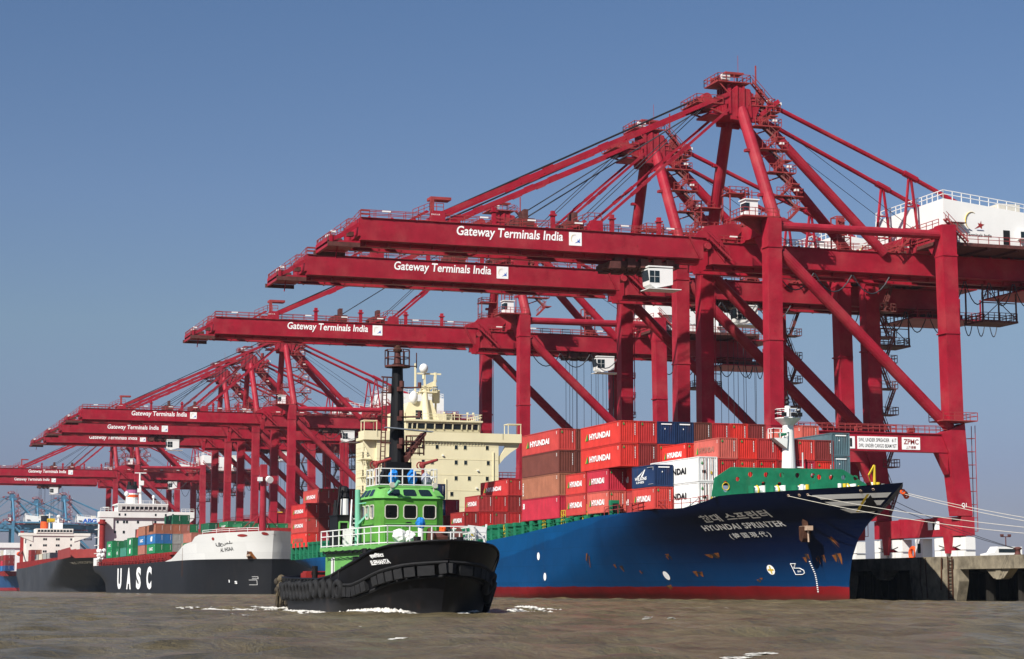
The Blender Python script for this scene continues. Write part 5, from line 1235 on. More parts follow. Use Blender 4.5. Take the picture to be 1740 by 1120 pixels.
b.build('rope_fender', [mat('frayed_rope', (.12, .095, .06), .95, .4, 4), mat('frayed_rope_dark', (.05, .042, .032), .95, .4, 4)], tug)
# lower house, boat deck
b = m0(); b.bx(-2.5, 2.5, -3.6, 6.6, 1.1, 3.55, 0); b.prism([(-2.5, -3.6), (2.5, -3.6), (1.9, -6.0), (-1.9, -6.0)], 'z', 1.1, 3.55, 0)
b.prism([(-2.8, 6.8), (2.8, 6.8), (2.8, -4), (2.55, -6.4), (-2.55, -6.4), (-2.8, -4)], 'z', 3.55, 3.78, 0)
lh = b.build('deckhouse', gr, tug)
b = m0(); b.bx(-2.53, -2.49, 4.5, 5.2, 1.5, 3.2, 0); b.bx(-2.55, -2.51, 4.58, 4.7, 1.6, 3.1, 1); b.build('door', [M['white'], M['black']], lh)
for s in (-1.5, .9, 2.9): b = m0(); b.tube((-2.54, s, 2.5), (-2.49, s, 2.5), .16, n=12); b.build('porthole', M['black'], lh)
b = m0(); b.bx(-2.6, -2.48, -.6, .2, 1.2, 3.2); b.build('door', M['black'], lh)
for k in range(3): b = m0(); b.path([(-2.86, -5.6 + i * .5, 3.6 - .12 * abs(math.sin(i * (1.1 + .2 * k) + k)) - .05 * k) for i in range(24)], .025, 4); b.build('hanging_rope', M['black'], lh)
b = m0(); b.torus((-2.6, 6.0, 1.75), (1, 0, 0), .3, .085, 16, 6); b.build('life_ring', M['orange'], tug)
b = m0(); rz = 3.78
b.rail([(-2.75, 6.7, rz), (-2.75, -4, rz), (-2.5, -6.35, rz), (2.5, -6.35, rz), (2.75, -4, rz), (2.75, 2.5, rz)], .98, 1.35, .028, (1, .66, .08)); b.build('boat_deck_rail', M['white'], tug)
# wheelhouse with raked roof windows
hw, wy0, wy1, wz0, wz1 = 2.0, -2.4, .8, 3.78, 6.42
b = m0()
b.bx(-hw, hw, wy1 - .06, wy1, wz0, wz1, 0); b.bx(-hw + .06, hw - .06, wy1 - .10, wy1 - .065, wz0, wz1, 1); b.bx(-hw + .05, hw - .05, wy0 + .2, wy1 - .1, wz0, wz0 + .05, 1)
for sg in (-1, 1): b.add([(sg * hw, wy0 + .25, wz0), (sg * (hw - .45), wy0, wz0), (sg * (hw - .45), wy0, wz1), (sg * hw, wy0 + .25, wz1)], [(0, 1, 2, 3)], 0)
wo = b.build('wheelhouse', [gd, mat('cabin_lining', (.42, .30, .17), .8, .15, 2)], tug)
def rrect(a0, a1, z0, z1, c=.1): return ((a0 + c, z0), (a1 - c, z0), (a1, z0 + c), (a1, z1 - c), (a1 - c, z1), (a0 + c, z1), (a0, z1 - c), (a0, z0 + c))
ww = 2 * hw - .9; zl, zh = wz0 + .57 * (wz1 - wz0), wz0 + .86 * (wz1 - wz0)
FH = [(-hw + .45 + ww * p, -hw + .45 + ww * q) for p, q in ((.02, .26), (.37, .62), (.74, .98))]
sl = wy1 - wy0 - .25; SH = [(wy0 + .25 + sl * p, wy0 + .25 + sl * q) for p, q in ((.06, .30), (.37, .62), (.70, .94))]
plate([(-hw + .45, wz0), (hw - .45, wz0), (hw - .45, wz1), (-hw + .45, wz1)], [rrect(p, q, zl, zh) for p, q in FH], .05, lambda a, z, d: (a, wy0 + d, z), MB_at0(tug), 'front_wall', gd).parent = wo
for sg in (-1, 1):
    plate([(wy0 + .25, wz0), (wy1, wz0), (wy1, wz1), (wy0 + .25, wz1)], [rrect(p, q, zl, zh) for p, q in SH], .05, lambda a, z, d: (sg * (hw - .026) + d, a, z), MB_at0(tug), 'side_wall', gd).parent = wo
r0 = [(-hw - .12, wy0 + .15), (-hw + .42, wy0 - .12), (hw - .42, wy0 - .12), (hw + .12, wy0 + .15), (hw + .12, wy1 + .1), (-hw - .12, wy1 + .1)]
r1 = [(x * .82, (y + .8) * .74 - .7) for x, y in r0]
b = m0(); b.add([(x, y, wz1) for x, y in r0] + [(x, y, wz1 + .62) for x, y in r1], [tuple(range(5, -1, -1)), tuple(range(6, 12))] + [(k, (k + 1) % 6, 6 + (k + 1) % 6, 6 + k) for k in range(6)])
b.bx(-1.75, 1.75, -2.0, .6, wz1 + .62, wz1 + .74)
ro = b.build('roof', gr, wo)
def wquad(b, P0, P1, P2, P3, a0, a1, c0, c1, off, m, rnd_=True):
    P = lambda u, v: (Vector(P0) * (1 - u) + Vector(P1) * u) * (1 - v) + (Vector(P3) * (1 - u) + Vector(P2) * u) * v
    n = (Vector(P1) - Vector(P0)).cross(Vector(P3) - Vector(P0)).normalized() * off
    c = .12; du, dv = (a1 - a0) * c, (c1 - c0) * c
    pts = [(a0 + du, c0), (a1 - du, c0), (a1, c0 + dv), (a1, c1 - dv), (a1 - du, c1), (a0 + du, c1), (a0, c1 - dv), (a0, c0 + dv)]
    b.add([P(u, v) + n for u, v in pts], [tuple(range(8))], m)
WINS = []
F = ((-hw + .45, wy0, wz0), (hw - .45, wy0, wz0), (hw - .45, wy0, wz1), (-hw + .45, wy0, wz1))
S = ((-hw, wy1, wz0), (-hw, wy0 + .25, wz0), (-hw, wy0 + .25, wz1), (-hw, wy1, wz1)); S2 = ((hw, wy0 + .25, wz0), (hw, wy1, wz0), (hw, wy1, wz1), (hw, wy0 + .25, wz1))
Cn = ((-hw, wy0 + .25, wz0), (-hw + .45, wy0, wz0), (-hw + .45, wy0, wz1), (-hw, wy0 + .25, wz1))
def frame(b, pts, fn, w=.05):
    P = [Vector(fn(*q)) for q in pts]
    for p, q in zip(P, P[1:] + P[:1]): b.bar(p, q, w, w)
for p, q in FH:
    r_ = rrect(p, q, zl, zh); fr = m0(); gl_ = m0(); frame(fr, r_, lambda a, z: (a, wy0 - .03, z)); gl_.add([(a, wy0 + .0, z) for a, z in r_], [tuple(range(8))]); WINS.append((fr, gl_))
for sg in (-1, 1):
    for p, q in SH:
        r_ = rrect(p, q, zl, zh); fr = m0(); gl_ = m0(); frame(fr, r_, lambda a, z: (sg * (hw + .01), a, z)); gl_.add([(sg * (hw - .03), a, z) for a, z in r_], [tuple(range(8))]); WINS.append((fr, gl_))
gm = bpy.data.materials.new('tug_window_glass'); gm.use_nodes = True; gn = gm.node_tree; gn.nodes.clear()
g_o = gn.nodes.new('ShaderNodeOutputMaterial'); g_t = gn.nodes.new('ShaderNodeBsdfTransparent'); g_g = gn.nodes.new('ShaderNodeBsdfGlossy'); g_f = gn.nodes.new('ShaderNodeFresnel'); g_m = gn.nodes.new('ShaderNodeMixShader')
g_t.inputs[0].default_value = (.45, .50, .48, 1); g_g.inputs[1].default_value = .03
gn.links.new(g_f.outputs[0], g_m.inputs[0]); gn.links.new(g_t.outputs[0], g_m.inputs[1]); gn.links.new(g_g.outputs[0], g_m.inputs[2]); gn.links.new(g_m.outputs[0], g_o.inputs[0])
for fr, gl_ in WINS: fr.build('window_frame', M['hemp'], wo); gl_.build('window', gm, wo)
Rf = lambda k: ((*r0[k], wz1), (*r0[(k + 1) % 6], wz1), (*r1[(k + 1) % 6], wz1 + .62), (*r1[k], wz1 + .62))
for k, sp_ in ((1, ((.06, .30), (.37, .63), (.70, .94))), (5, ((.06, .28), (.33, .58), (.64, .90))), (3, ((.06, .28), (.33, .58), (.64, .90)))):
    for a0, a1 in sp_: b = m0(); wquad(b, *Rf(k), a0, a1, .2, .82, .015, 0); b.build('roof_window', M['glass'], ro)
b = m0(); b.lathe((0, 0, 0), [(.001, 0), (.2, .01), (.2, .03), (.001, .05)], 14)
o = b.build('badge', M['black'], wo); o.rotation_euler = (R(90), 0, 0); o.location = (-.1, wy0 - .0, 4.95); o.scale = (1.25, .8, 1)
b = m0()
b.path([(-hw + .5, wy0 - .08, wz0 + 1.2), (hw - .5, wy0 - .08, wz0 + 1.2)], .03, 5); b.path([(-hw - .07, wy0 + .4, wz0 + 1.2), (-hw - .07, wy1 - .1, wz0 + 1.2)], .03, 5)
b.build('grab_rail', gr, wo)
for x, y in ((-1.2, wy0 - .25), (1.3, wy0 - .25)): b = m0(); b.tube((x, y, wz1 + .75), (x, y - .25, wz1 + .72), .13, .16, 10); b.bar((x, y + .05, wz1 + .4), (x, y, wz1 + .75), .06); b.build('search_light', M['hemp'], wo)
for k, x in enumerate((-1.5, -.5, .6, 1.5)): b = m0(); b.bar((x, wy0 - .03, wz0 + .05), (x, wy0 - .03, wz0 + 1.1), .05); b.build('pipe', gr, wo)
# roof deck
b = m0(); rz2 = wz1 + .74
b.rail([(-1.7, .6, rz2), (-1.7, -1.95, rz2), (1.7, -1.95, rz2), (1.7, .6, rz2), (-1.7, .6, rz2)], .95, .7, .025, (1, .55, .05)); b.build('roof_rail', M['white'], tug)
def lump(b, c, r, m, sz=1.0, n=9):
    t = MB(); t.ball((0, 0, 0), 1, n); vs = []
    for v in t.v:
        k = 1 + rnd.uniform(-.16, .16); vs.append((c[0] + v[0] * r * k, c[1] + v[1] * r * k, c[2] + v[2] * r * k * sz))
    b.add(vs, t.f, m)
CV = [mat('blue_tarp', (.02, .20, .60), .6, .3, 3), mat('grey_tarp', (.30, .32, .40), .7, .3, 3), M['black'], M['white']]
for x, y, r, m, z in ((-.75, -1.5, .30, 0, 1.5), (.35, -1.6, .3, 0, 1.5), (1.2, -1.4, .28, 1, 1.4), (.85, -1.0, .3, 2, 1.2), (1.5, -.9, .25, 3, 1.4)):
    b = m0(); lump(b, (x, y, rz2 + r * z), r, 0, z); b.build('deck_cover', CV[m], tug)
for x in (-1.65, 1.1):
    b = m0(); b.tube((x, -1.2, rz2), (x, -1.2, rz2 + 1.15), .09, n=8); b.tube((x - .05, -1.05, rz2 + 1.25), (x + .65, -1.9, rz2 + 1.5), .11, .075, 10); b.torus((x - .1, -1.0, rz2 + 1.2), (0, 1, 0), .2, .04, 12, 5); b.ball((x, -1.1, rz2 + 1.22), .2, 10); b.build('fire_monitor', mat('monitor_red', (.22, .03, .03), .6, .2, 2), tug)
# mast
b = m0(); ym = .3
b.prism([(-.75, ym - .45), (.75, ym - .45), (.75, ym + .8), (-.75, ym + .5)], 'z', rz2 - .1, 8.6); b.tube((0, ym, 8.6), (0, ym, 14.3), .47, .31, 14)
b.prism([(-1.1, 7.2), (1.0, 7.2), (.55, 8.9), (-.55, 8.9)], 'y', ym - .2, ym + .5)
mst = b.build('mast', tb, tug)
b = m0()
for x in (-1.05, -.78):
    b.bar((x, ym - .15, 8.2), (x * .85, ym - .15, 13.5), .06)
for i in range(19): z = 8.4 + i * .27; b.bar((-1.05 + .007 * i, ym - .15, z), (-.76 + .005 * i, ym - .15, z), .04)
for z in (9.7, 11.2, 12.6, 13.5): b.bar((-1.0, ym - .15, z), (0, ym, z), .08)
for z, r in ((9.6, .11), (11.2, .11), (12.9, .11)):
    b.bar((0, ym - .1, z), (1.35, ym - .3, z + .05), .09); b.tube((1.25, ym - .3, z), (1.25, ym - .3, z + .34), r, n=8); b.bar((0, ym - .6, z - .1), (0, ym - .1, z - .1), .25); b.tube((.1, ym - .55, z), (.1, ym - .55, z + .36), .14, n=8)
b.tube((-.5, ym - .2, 12.6), (-.5, ym - .2, 13.0), .12, n=8)
b.tube((0, ym, 14.1), (0, ym, 14.2), .75, n=14); ring = [(.72 * math.cos(i * .7), ym + .72 * math.sin(i * .7), 14.2) for i in range(10)]; b.rail(ring, .9, .6, .025, (1, .5))
b.tube((0, ym, 14.2), (0, ym, 15.0), .24, .18, 10); b.bar((.7, ym, 14.2), (1.15, ym, 14.2), .06); b.bar((1.15, ym, 14.1), (1.15, ym, 15.0), .05)
b.prism([(.4, 8.6), (1.5, 10.2), (1.5, 10.35), (.3, 8.9)], 'y', ym - .9, ym + .3); ring = [(.9 + .55 * math.cos(i * .8), ym - .6 + .45 * math.sin(i * .8), 9.0) for i in range(9)]; b.rail(ring, 1.1, .5, .022, (1, .7, .4, .1))
b.build('mast_fitting', M['crane_dark'], mst)
b = m0(); b.bar((-.9, ym - .6, 10.55), (1.9, ym - .75, 10.35), .5, .05); b.build('radar_bar', mat('radar_grey', (.22, .25, .30), .5, .1), mst)
b = m0(); b.lathe((0, ym, 15.0), [(.26, 0), (.28, .12), (.16, .3), (.05, .4)], 10); b.build('mast_lamp', bpy.data.materials['rusty_iron'], mst)
# funnel casing, exhaust, ladder, door
b = m0(); b.bx(-2.3, 1.6, 4.7, 6.5, 3.78, 5.65); b.bx(-2.35, 1.65, 4.65, 6.55, 5.65, 5.72); fc = b.build('funnel_casing', tb, tug)
b = m0(); b.tube((-1.65, 5.5, 5.7), (-1.65, 5.5, 6.7), .27, .24, 12, 0); b.tube((-1.65, 5.5, 6.7), (-1.65, 5.65, 7.15), .30, .30, 12, 1); b.ball((-1.65, 5.6, 7.15), .33, 10, 1); b.build('exhaust', [M['white'], M['black']], fc)
b = m0(); b.tube((-2.15, 5.2, 5.7), (-2.05, 5.2, 7.4), .07, n=6); b.bar((-2.3, 5.0, 5.7), (-2.05, 5.2, 7.0), .06); b.bar((-1.1, 5.3, 5.7), (-1.4, 5.5, 6.8), .05); b.tube((-2.25, 5.5, 5.7), (-2.2, 5.5, 6.6), .14, .1, 8); b.build('stay_pole', M['black'], fc)
b = m0()
for p, q in (((-2.2, 3.85), (-2.2, 5.3)), ((-1.65, 3.85), (-1.65, 5.3)), ((-2.2, 5.3), (-1.65, 5.3))): b.bar((p[0], 4.66, p[1]), (q[0], 4.66, q[1]), .09)
b.build('door_frame', gr, fc)
b = m0(); b.stair((-1.5, 3.9, 3.8), (-1.3, 4.3, 5.6), .5, 0, (1, 0, 0), 7); b.bar((-1.9, 3.2, 3.8), (-1.8, 3.2, 5.0), .12); b.bx(-2.3, -1.8, 3.4, 3.5, 3.8, 4.8); b.build('ladder', M['white'], tug)
b = m0(); b.tube((-2.25, .5, 3.78), (-2.25, .5, 7.0), .16, n=10); b.bar((-2.25, .45, 5.0), (-1.0, -2.9, 7.1), .12); b.bar((-2.25, .5, 6.2), (-1.7, -1.2, 6.25), .06); b.tube((-1.0, -2.9, 7.1), (-.9, -3.1, 7.35), .1, n=8); b.build('deck_crane', teal, tug)
# fore deck gear
for c, r, m, z in (((-1.55, -5.4, 4.2), .42, 3, .95), ((-1.0, -5.5, 4.15), .36, 3, 1.0), ((-.6, -5.2, 3.95), .3, 0, .7), ((.9, -5.5, 4.6), .2, 4, 1), ((-.2, -5, 4.95), .28, 0, 1.1)):
    b = m0(); lump(b, c, r, 0, z); b.build('deck_cover', (CV + [M['orange']])[m], tug)
b = m0(); b.tube((-.2, -5, 3.8), (-.2, -5, 4.9), .16, n=10); b.build('vent_pipe', M['white'], tug)
b = m0(); b.tube((.3, -5.2, 4.2), (1.9, -5.2, 4.2), .35, n=14); b.tube((.2, -5.2, 4.2), (.35, -5.2, 4.2), .52, n=14); b.tube((1.85, -5.2, 4.2), (2.0, -5.2, 4.2), .52, n=14); b.torus((1.3, -5.2, 4.2), (1, 0, 0), .36, .14, 14, 6, 1); b.bx(.2, 2, -5.5, -4.9, 3.78, 3.95); b.build('anchor_winch', [M['crane_dark'], M['black']], tug)
for x, y in ((1.2, -7.6), (-1.2, -7.6), (-2.8, -3.2)): b = m0(); b.tube((x, y, 2.6), (x, y, 4.15 if x > -2 else 3.6), .2, n=10); b.tube((x - .35, y, 3.7 if x > -2 else 3.2), (x + .35, y, 3.7 if x > -2 else 3.2), .11, n=8); b.build('bollard', tb, tug)
b = m0(); b.prism([(2.2, 4.85), (3.3, 4.75), (3.2, 4.1), (2.6, 4.2)], 'y', -6.0, -5.9); b.torus((2.2, -6.2, 3.9), (0, 1, 0), .35, .06, 12, 5); b.torus((2.75, -6.2, 3.9), (0, 1, 0), .35, .06, 12, 5); b.rail([(1.0, -6.6, 3.7), (3.2, -6.1, 3.7)], .75, .6, .025); b.bar((3.3, -5.9, 4.9), (3.2, -5.9, 3.6), .08); b.build('bow_stage', M['white'], tug)
b = m0(); b.bx(-3.0, -.6, 9.4, 10.6, 1.5, 2.35, 0); b.bx(-2.9, -.7, 9.5, 10.5, 2.35, 2.45, 0); b.build('stern_box', M['red'], tug)
b = m0(); b.tube((-2.6, 8.7, 1.2), (-2.6, 8.7, 2.75), .18, n=10); b.tube((-1.6, 8.7, 1.2), (-1.6, 8.7, 2.75), .18, n=10); b.bar((-2.8, 8.7, 2.3), (-1.4, 8.7, 2.3), .16); b.build('towing_bitt', tb, tug)
# helmsman standing at the starboard front window
def skin_body(name, joints, edges, parent_loc, mats):
    me = bpy.data.meshes.new(name); me.from_pydata([j[:3] for j in joints], edges, []); me.materials.append(mats)
    o = link(name, me, None, parent_loc)
    md = o.modifiers.new('skin', 'SKIN'); md.use_smooth_shade = True
    for v, j in zip(me.skin_vertices[0].data, joints): v.radius = (j[3], j[4] if len(j) > 4 else j[3])
    me.skin_vertices[0].data[0].use_root = True
    o.modifiers.new('sub', 'SUBSURF').levels = 1; o.modifiers['sub'].render_levels = 2
    return o
J = [(0, 0, .95, .15, .11), (0, 0, 1.2, .16, .11), (0, -.02, 1.43, .17, .10), (0, -.02, 1.53, .055), (0, -.04, 1.60, .075, .09), (0, -.05, 1.72, .075, .09),
     (-.2, 0, 1.42, .06), (-.26, -.08, 1.15, .045), (-.16, -.36, 1.12, .035), (-.13, -.44, 1.13, .035), (.2, 0, 1.42, .06), (.26, -.08, 1.15, .045), (.16, -.36, 1.12, .035), (.13, -.44, 1.13, .035),
     (-.1, 0, .85, .09), (-.1, -.02, .48, .065), (-.1, .02, .08, .045), (-.1, -.14, .04, .04), (.1, 0, .85, .09), (.1, -.02, .48, .065), (.1, .02, .08, .045), (.1, -.14, .04, .04)]
E_ = [(0, 1), (1, 2), (2, 3), (3, 4), (4, 5), (2, 6), (6, 7), (7, 8), (8, 9), (2, 10), (10, 11), (11, 12), (12, 13), (0, 14), (14, 15), (15, 16), (16, 17), (0, 18), (18, 19), (19, 20), (20, 21)]
per = skin_body('person', J, E_, (0, 0, 0), mat('dark_clothing', (.03, .022, .018), .8, .2, 4))
tug_m = Matrix.Translation(tug.location) @ Matrix.Rotation(tug.rotation_euler.z, 4, 'Z')
per.matrix_world = tug_m @ Matrix.Translation((-1.0, wy0 + .75, wz0 + .05))
tag(per, 'helmsman in dark clothes, head and shoulders showing in the tug wheelhouse window', 'person')
b = m0(); b.ball((0, -.035, 1.75), .105, 10, 0, .8); b.build('hair', M['black'], per)
b = m0(); b.torus((0, -.5, 1.13), (0, 1, .3), .22, .02, 16, 5); b.torus((0, -.5, 1.13), (0, 1, .3), .05, .03, 8, 5); b.bar((0, -.48, 1.1), (0, -.42, .05), .12)
o = b.build('steering_wheel', M['crane_dark'], wo, (-1.0, wy0 + .75, wz0 + .05))

# ---------------------------------------------------------------- quay
b = MB()
QS0, QS1 = 60, 1400
b.bx(121.5, 123.0, QS0, QS1, 3.55, 5.0)
s = 203.0 - 26 * 5
while s < QS1:
    b.prism([(s - .6, 3.55), (s + 10.4, 3.55), (s + 10.4, 2.4), (s + 9.2, -1.5), (s + .6, -1.5), (s - .6, 2.2)], 'x', 121.35, 122.6)
    b.bx(121.7, 122.8, s + 17.4, s + 18.4, 2.4, 3.55); b.prism([(s + 15.6, 3.55), (s + 20.6, 3.55), (s + 19, 2.5), (s + 17, 2.5)], 'x', 121.8, 122.8)
    s += 26
tag(b.build('quay_wall', M['concrete'], None), 'weathered concrete quay wall with square fender panels above the dark water line', 'wall')
b = MB(); b.bx(123.0, 1500, QS0 - 500, 2600, 4.2, 4.97); b.bx(123.0, 1500, 1400.01, 2600, -1, 4.2); tag(b.build('quay_deck', M['concrete'], None), None, None, None, 'structure')
b = MB(); s = 64
while s < 520:
    for t in (124.2, 130, 136): b.tube((t, s, -2), (t, s, 4.2), .55, n=8)
    b.bx(123.2, 138, s - .5, s + .5, 3.2, 4.2)
    s += 6.5
b.bx(139.5, 141, QS0, QS1, -2, 4.2)
tag(b.build('quay_piles', M['tar'], None), None, None, None, 'structure')
def quay_ladder(s):
    b = MB()
    for d in (0, .9): b.bar((121.2, s + d, .2), (121.2, s + d, 5.0), .12)
    for i in range(12): b.bar((121.2, s, .4 + i * .4), (121.2, s + .9, .4 + i * .4), .08)
    return tag(b.build('ladder', bpy.data.materials['rusty_iron'], None), 'rusty steel ladder down the concrete quay wall', 'ladder')
quay_ladder(203.6)
for pts, r, lab in (([(121.25, 209.6, 4.9), (121.2, 209.4, 3), (121.2, 209.2, .3)], .07, 'longer rusty chain hanging down the lit quay wall panel'), ([(121.25, 210.6, 4.9), (121.2, 210.8, 2.4), (121.2, 210.3, .2)], .05, 'thin rusty chain left of the longer one on the quay wall'), ([(121.3, 206.0, 4.9), (121.2, 206.1, 1.2)], .10, 'short thick rusty chain beside the quay ladder')):
    b = MB(); b.path(pts, r, 6); tag(b.build('hanging_chain', bpy.data.materials['rusty_iron'], None), lab, 'chain', 'chains on the quay wall')
def bollard(s, lab):
    b = MB(); b.lathe((122.4, s, 5.0), [(.42, 0), (.30, .15), (.28, .5), (.45, .62), (.45, .75), (.2, .85)], 14)
    return tag(b.build('mooring_bollard', M['crane_dark'] if s > 180 else M['black'], None, smooth=True), lab, 'bollard', 'bollards along the quay edge')
bollard(192.0, 'mooring bollard on the quay edge beside the nearest crane bogies')
# things on the far right of the quay
VO = (154.5, 246, 5)
vv = thing('parked_van', 'white van roof showing over the quay edge at far right', 'van', VO)
v2 = lambda: MB((134, 187, 5))
b2 = v2(); b2.prism([(131.0, 5.35), (136.4, 5.35), (136.4, 7.1), (132.6, 7.1), (132.0, 6.3), (131.0, 6.1)], 'y', 186, 188); b2.build('body', M['white'], vv)
b2 = v2(); b2.bx(132.7, 135.8, 185.97, 186.0, 6.3, 6.8); b2.build('window', M['glass'], vv)
for x in (132.2, 135.4): b2 = v2(); b2.tube((x, 185.95, 5.35), (x, 188.05, 5.35), .36, n=14); b2.build('wheel', M['black'], vv)
lp = thing('lamp_mast', 'slim floodlight mast on the quay at far right', 'lamp', (157.5, 250, 5)); b2 = MB(); b2.tube((0, 0, 0), (0, 0, 3.6), .07, n=8); b2.build('pole', M['crane_dark'], lp); b2 = MB(); b2.bar((-.8, 0, 3.6), (.8, 0, 3.6), .1); b2.cb(-.6, 0, 3.8, .4, .3, .3); b2.cb(.6, 0, 3.8, .4, .3, .3); b2.build('lamp_head', M['crane_dark'], lp)

# ---------------------------------------------------------------- mooring ropes
def rope(p, q, sag, r, m, lab, grp='mooring ropes of the blue ship'):
    p = Vector(p); q = Vector(q); pts = []
    for i in range(25):
        f = i / 24; c = p.lerp(q, f); c.z -= sag * 4 * f * (1 - f); pts.append(c)
    b = MB(); b.path(pts, r, 6); return tag(b.build('mooring_rope', m, None, smooth=True), lab, 'rope', grp)
B1 = (122.4, 150, 5.5)
rope(HY.pt(199.9, 11.4, .1), B1, 1.5, .032, M['hemp'], 'pale rope from the aftmost fairlead, lowest of the ropes across the blue bow')
rope(HY.pt(197.6, 11.4, .1), (122.4, 151, 5.5), 1.0, .032, M['hemp'], 'pale rope just above the lowest one across the blue bow')
rope((106.4, 187.9, 11.3), (122.4, 152, 5.5), .9, .032, M['hemp'], 'upper pale rope of the pair from the bow tip to the quay')
rope((106.2, 187.7, 11.15), (122.4, 153, 5.5), 1.1, .032, M['hemp'], 'lower pale rope of the pair from the bow tip to the quay')
rope(HY.pt(191.6, 11.6, .1), (122.4, 192, 5.6), .5, 0.03, M['rope'], 'dark rope from the bow emblem down to the quay, the left one')
rope(HY.pt(190.2, 11.7, .1), (122.4, 191.8, 5.6), .5, 0.03, M['rope'], 'dark rope from the bow emblem down to the quay, the right one')
bollard(150.5, 'black mooring bollard holding the pale bow ropes beyond the right edge')

# ---------------------------------------------------------------- water with waves, foam
def wave(x, y):
    h = np.zeros_like(x)
    rs = np.random.RandomState(3)
    for i in range(34):
        lam = 1.25 * 1.16 ** (i * .42); a = rs.uniform(-1.1, 1.1) + 1.75
        k = 2 * math.pi / lam; h += .0078 * lam ** .72 * np.sin(k * (x * math.cos(a) + y * math.sin(a)) + rs.uniform(0, 6.28))
    return h
wx0, wx1, wy0_, wy1_ = -70.0, 121.0, 20.0, 330.0
nx, ny = int((wx1 - wx0) / .4), int((wy1_ - wy0_) / .4)
gx = np.linspace(wx0, wx1, nx); gy = np.linspace(wy0_, wy1_, ny)
X, Y = np.meshgrid(gx, gy)
Z = wave(X, Y)
edge = np.minimum(np.minimum(X - wx0, wx1 - X), np.minimum(Y - wy0_, wy1_ - Y)); Z *= np.clip(edge / 14.0, 0, 1)
cr = np.sin((X * .8 + Y * .6) * .35) * .0
verts = np.stack([X, Y, Z], -1).reshape(-1, 3)
idx = np.arange(nx * ny).reshape(ny, nx)
quads = np.stack([idx[:-1, :-1], idx[:-1, 1:], idx[1:, 1:], idx[1:, :-1]], -1).reshape(-1, 4)
far = 3000.0
ov = np.array([(-far, -200, 0), (far, -200, 0), (far, far, 0), (-far, far, 0), (wx0, wy0_, 0), (wx1, wy0_, 0), (wx1, wy1_, 0), (wx0, wy1_, 0)], float)
n0 = len(verts); of = np.array([(0, 1, 5, 4), (1, 2, 6, 5), (2, 3, 7, 6), (3, 0, 4, 7)]) + n0
verts = np.concatenate([verts, ov]); quads = np.concatenate([quads, of])
me = bpy.data.meshes.new('water'); me.vertices.add(len(verts)); me.vertices.foreach_set('co', verts.astype(np.float32).ravel())
me.loops.add(quads.size); me.loops.foreach_set('vertex_index', quads.astype(np.int32).ravel())
me.polygons.add(len(quads)); me.polygons.foreach_set('loop_start', np.arange(0, quads.size, 4, dtype=np.int32)); me.polygons.foreach_set('use_smooth', np.ones(len(quads), bool))
me.update(calc_edges=True); me.validate()
wm = bpy.data.materials.new('muddy_water'); wm.use_nodes = True; nt = wm.node_tree; N = nt.nodes; L = nt.links; pb = N['Principled BSDF']
tc = N.new('ShaderNodeTexCoord')
n1 = N.new('ShaderNodeTexNoise'); n1.inputs['Scale'].default_value = .35; n1.inputs['Detail'].default_value = 5; L.new(tc.outputs['Object'], n1.inputs['Vector'])
cr = N.new('ShaderNodeValToRGB'); cr.color_ramp.elements[0].position = .38; cr.color_ramp.elements[0].color = (.115, .091, .043, 1); cr.color_ramp.elements[1].position = .62; cr.color_ramp.elements[1].color = (.190, .152, .082, 1)
L.new(n1.outputs['Fac'], cr.inputs[0]); L.new(cr.outputs[0], pb.inputs['Base Color'])
pb.inputs['Roughness'].default_value = .22; pb.inputs['IOR'].default_value = 1.33; pb.inputs['Specular IOR Level'].default_value = .28
mp = N.new('ShaderNodeMapping'); mp.inputs['Rotation'].default_value = (0, 0, R(25)); mp.inputs['Scale'].default_value = (1.0, .55, 1); L.new(tc.outputs['Object'], mp.inputs[0])
n2 = N.new('ShaderNodeTexNoise'); n2.inputs['Scale'].default_value = 1.9; n2.inputs['Detail'].default_value = 8; n2.inputs['Roughness'].default_value = .7; L.new(mp.outputs[0], n2.inputs['Vector'])
n3 = N.new('ShaderNodeTexNoise'); n3.inputs['Scale'].default_value = .22; n3.inputs['Detail'].default_value = 4; L.new(mp.outputs[0], n3.inputs['Vector'])
bp = N.new('ShaderNodeBump'); bp.inputs['Strength'].default_value = .9; bp.inputs['Distance'].default_value = .75; L.new(n2.outputs['Fac'], bp.inputs['Height'])
bp2 = N.new('ShaderNodeBump'); bp2.inputs['Strength'].default_value = .7; bp2.inputs['Distance'].default_value = 1.6; L.new(n3.outputs['Fac'], bp2.inputs['Height']); L.new(bp.outputs[0], bp2.inputs['Normal']); L.new(bp2.outputs[0], pb.inputs['Normal'])
me.materials.append(wm)
water = link('water', me); tag(water, None, None, None, 'structure')
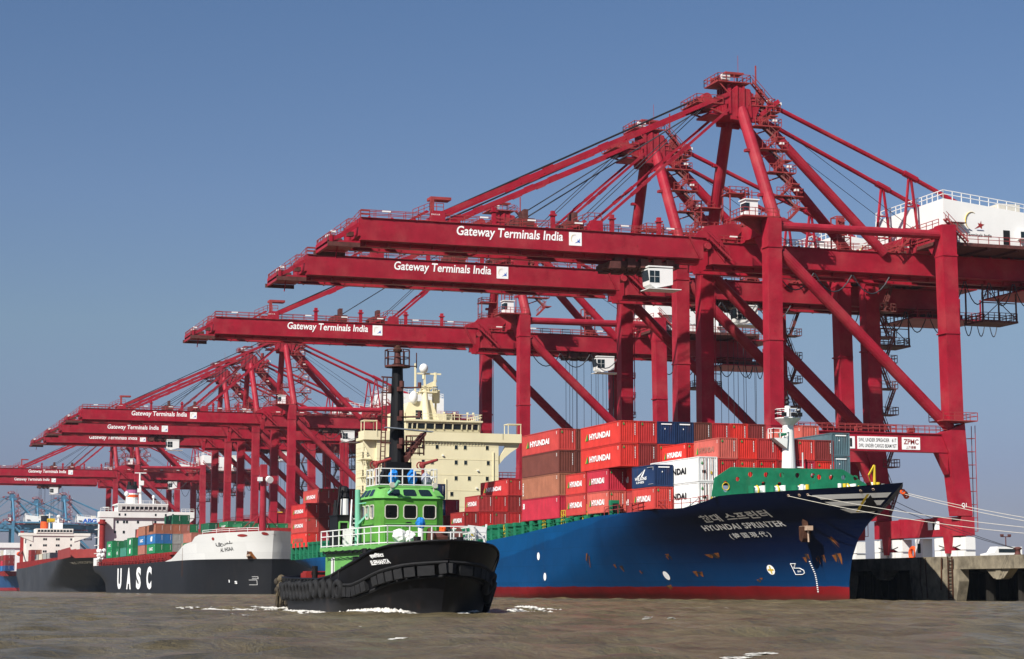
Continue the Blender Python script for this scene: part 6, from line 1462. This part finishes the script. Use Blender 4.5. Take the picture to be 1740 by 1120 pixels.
# foam along the tug and small breaking crests: clumps of froth
fmat = mat('foam', (.62, .60, .55), .9, .12, 3)
def froth(b, c, r, h, n):
    for i in range(n):
        a = rnd.uniform(0, 6.28); q = r * math.sqrt(rnd.random()); x, y = c[0] + q * math.cos(a), c[1] + q * math.sin(a)
        z = float(wave(np.array([x]), np.array([y]))[0]); k = rnd.uniform(.35, 1)
        s_ = rnd.uniform(.025, .085); t = [(x + s_ * 3.2 * k * math.cos(j * 1.05 + a), y + s_ * 3.2 * k * math.sin(j * 1.05 + a), z + rnd.uniform(-.01, .02)) for j in range(6)]
        b.add([(x, y, z + h * k * rnd.uniform(.15, .75))] + t, [(0, j + 1, (j + 1) % 6 + 1) for j in range(6)])
b = MB()
def T(p): return tug_m @ Vector(p)
for sd in (-1, 1):
    for s in lin(-8.3, 12.0, 104):
        w = TG.half(s, .1); k = 1.0 if s < -3 else .55
        for q in range(2 if sd < 0 else 1):
            p = T((sd * (w + rnd.uniform(.05, .55)), s + rnd.uniform(-.15, .15), 0)); froth(b, p, .32, (.22 if -8 < s < 0 else .10) * rnd.uniform(.2, 1.2) * (.25 + abs(math.sin(s * 1.9 + sd) * math.sin(s * .7))), 7)
def streak(n, fn, r, h, k):
    for i in range(n):
        f = rnd.random(); p = fn(f)
        if math.sin(p[1] * 1.7 + p[0] * 2.3) + math.sin(p[1] * .8 - p[0] * 1.1 + 1) > rnd.uniform(-1.2, 1.4): froth(b, T(p), r * rnd.uniform(.4, 1.2), h, k)
streak(420, lambda f: (-TG.half(min(-3 + f * 19, 11), .1) - rnd.uniform(.2, 1.3) - max(0, f * 19 - 4) * rnd.uniform(.03, .36), -3 + f * 19, 0), .4, .12, 8)
streak(460, lambda f: (4.4 + rnd.uniform(.1, 1.4) + f * 20 * .46 * rnd.uniform(.75, 1.1), -7 + f * 21, 0), .5, .20, 9)
streak(420, lambda f: (rnd.uniform(-7.5, 4) - f * 2, 11 + f * 17, 0), .5, .12, 8)
streak(160, lambda f: (-TG.half(-7 + f * 6, .1) - rnd.uniform(.1, .8), -7 + f * 6, 0), .35, .30, 8)
tag(b.build('foam_wake', fmat, None), None, None, None, 'stuff')
b = MB()
for (px, d, k) in ((870, 50, 3), (1270, 41.5, 12), (1130, 92, 4), (210, 104, 3), (620, 74, 3), (1235, 140, 3), (690, 54, 2), (420, 97, 7), (395, 99, 5), (350, 100, 5)):
    c = camxy((px - 870) / 3488 * d, d)
    for i in range(k): froth(b, (c[0] + rnd.uniform(-.7, .7) * d / 60, c[1] + rnd.uniform(-.4, .4), 0), .2, .03, 6)
tag(b.build('foam_crests', fmat, None), None, None, None, 'stuff')

# ---------------------------------------------------------------- air
hz = MB(); hz.bx(-3200, 3400, -760, 3600, -3.0, 84.0)
hm = bpy.data.materials.new('haze'); hm.use_nodes = True; hn = hm.node_tree; hn.nodes.clear()
ho = hn.nodes.new('ShaderNodeOutputMaterial'); hv = hn.nodes.new('ShaderNodeVolumePrincipled'); hv.inputs['Density'].default_value = .00004; hv.inputs['Color'].default_value = (.72, .84, 1.0, 1)
hn.links.new(hv.outputs[0], ho.inputs['Volume'])
tag(hz.build('haze', hm, None), None, None, None, 'stuff')
#@@END
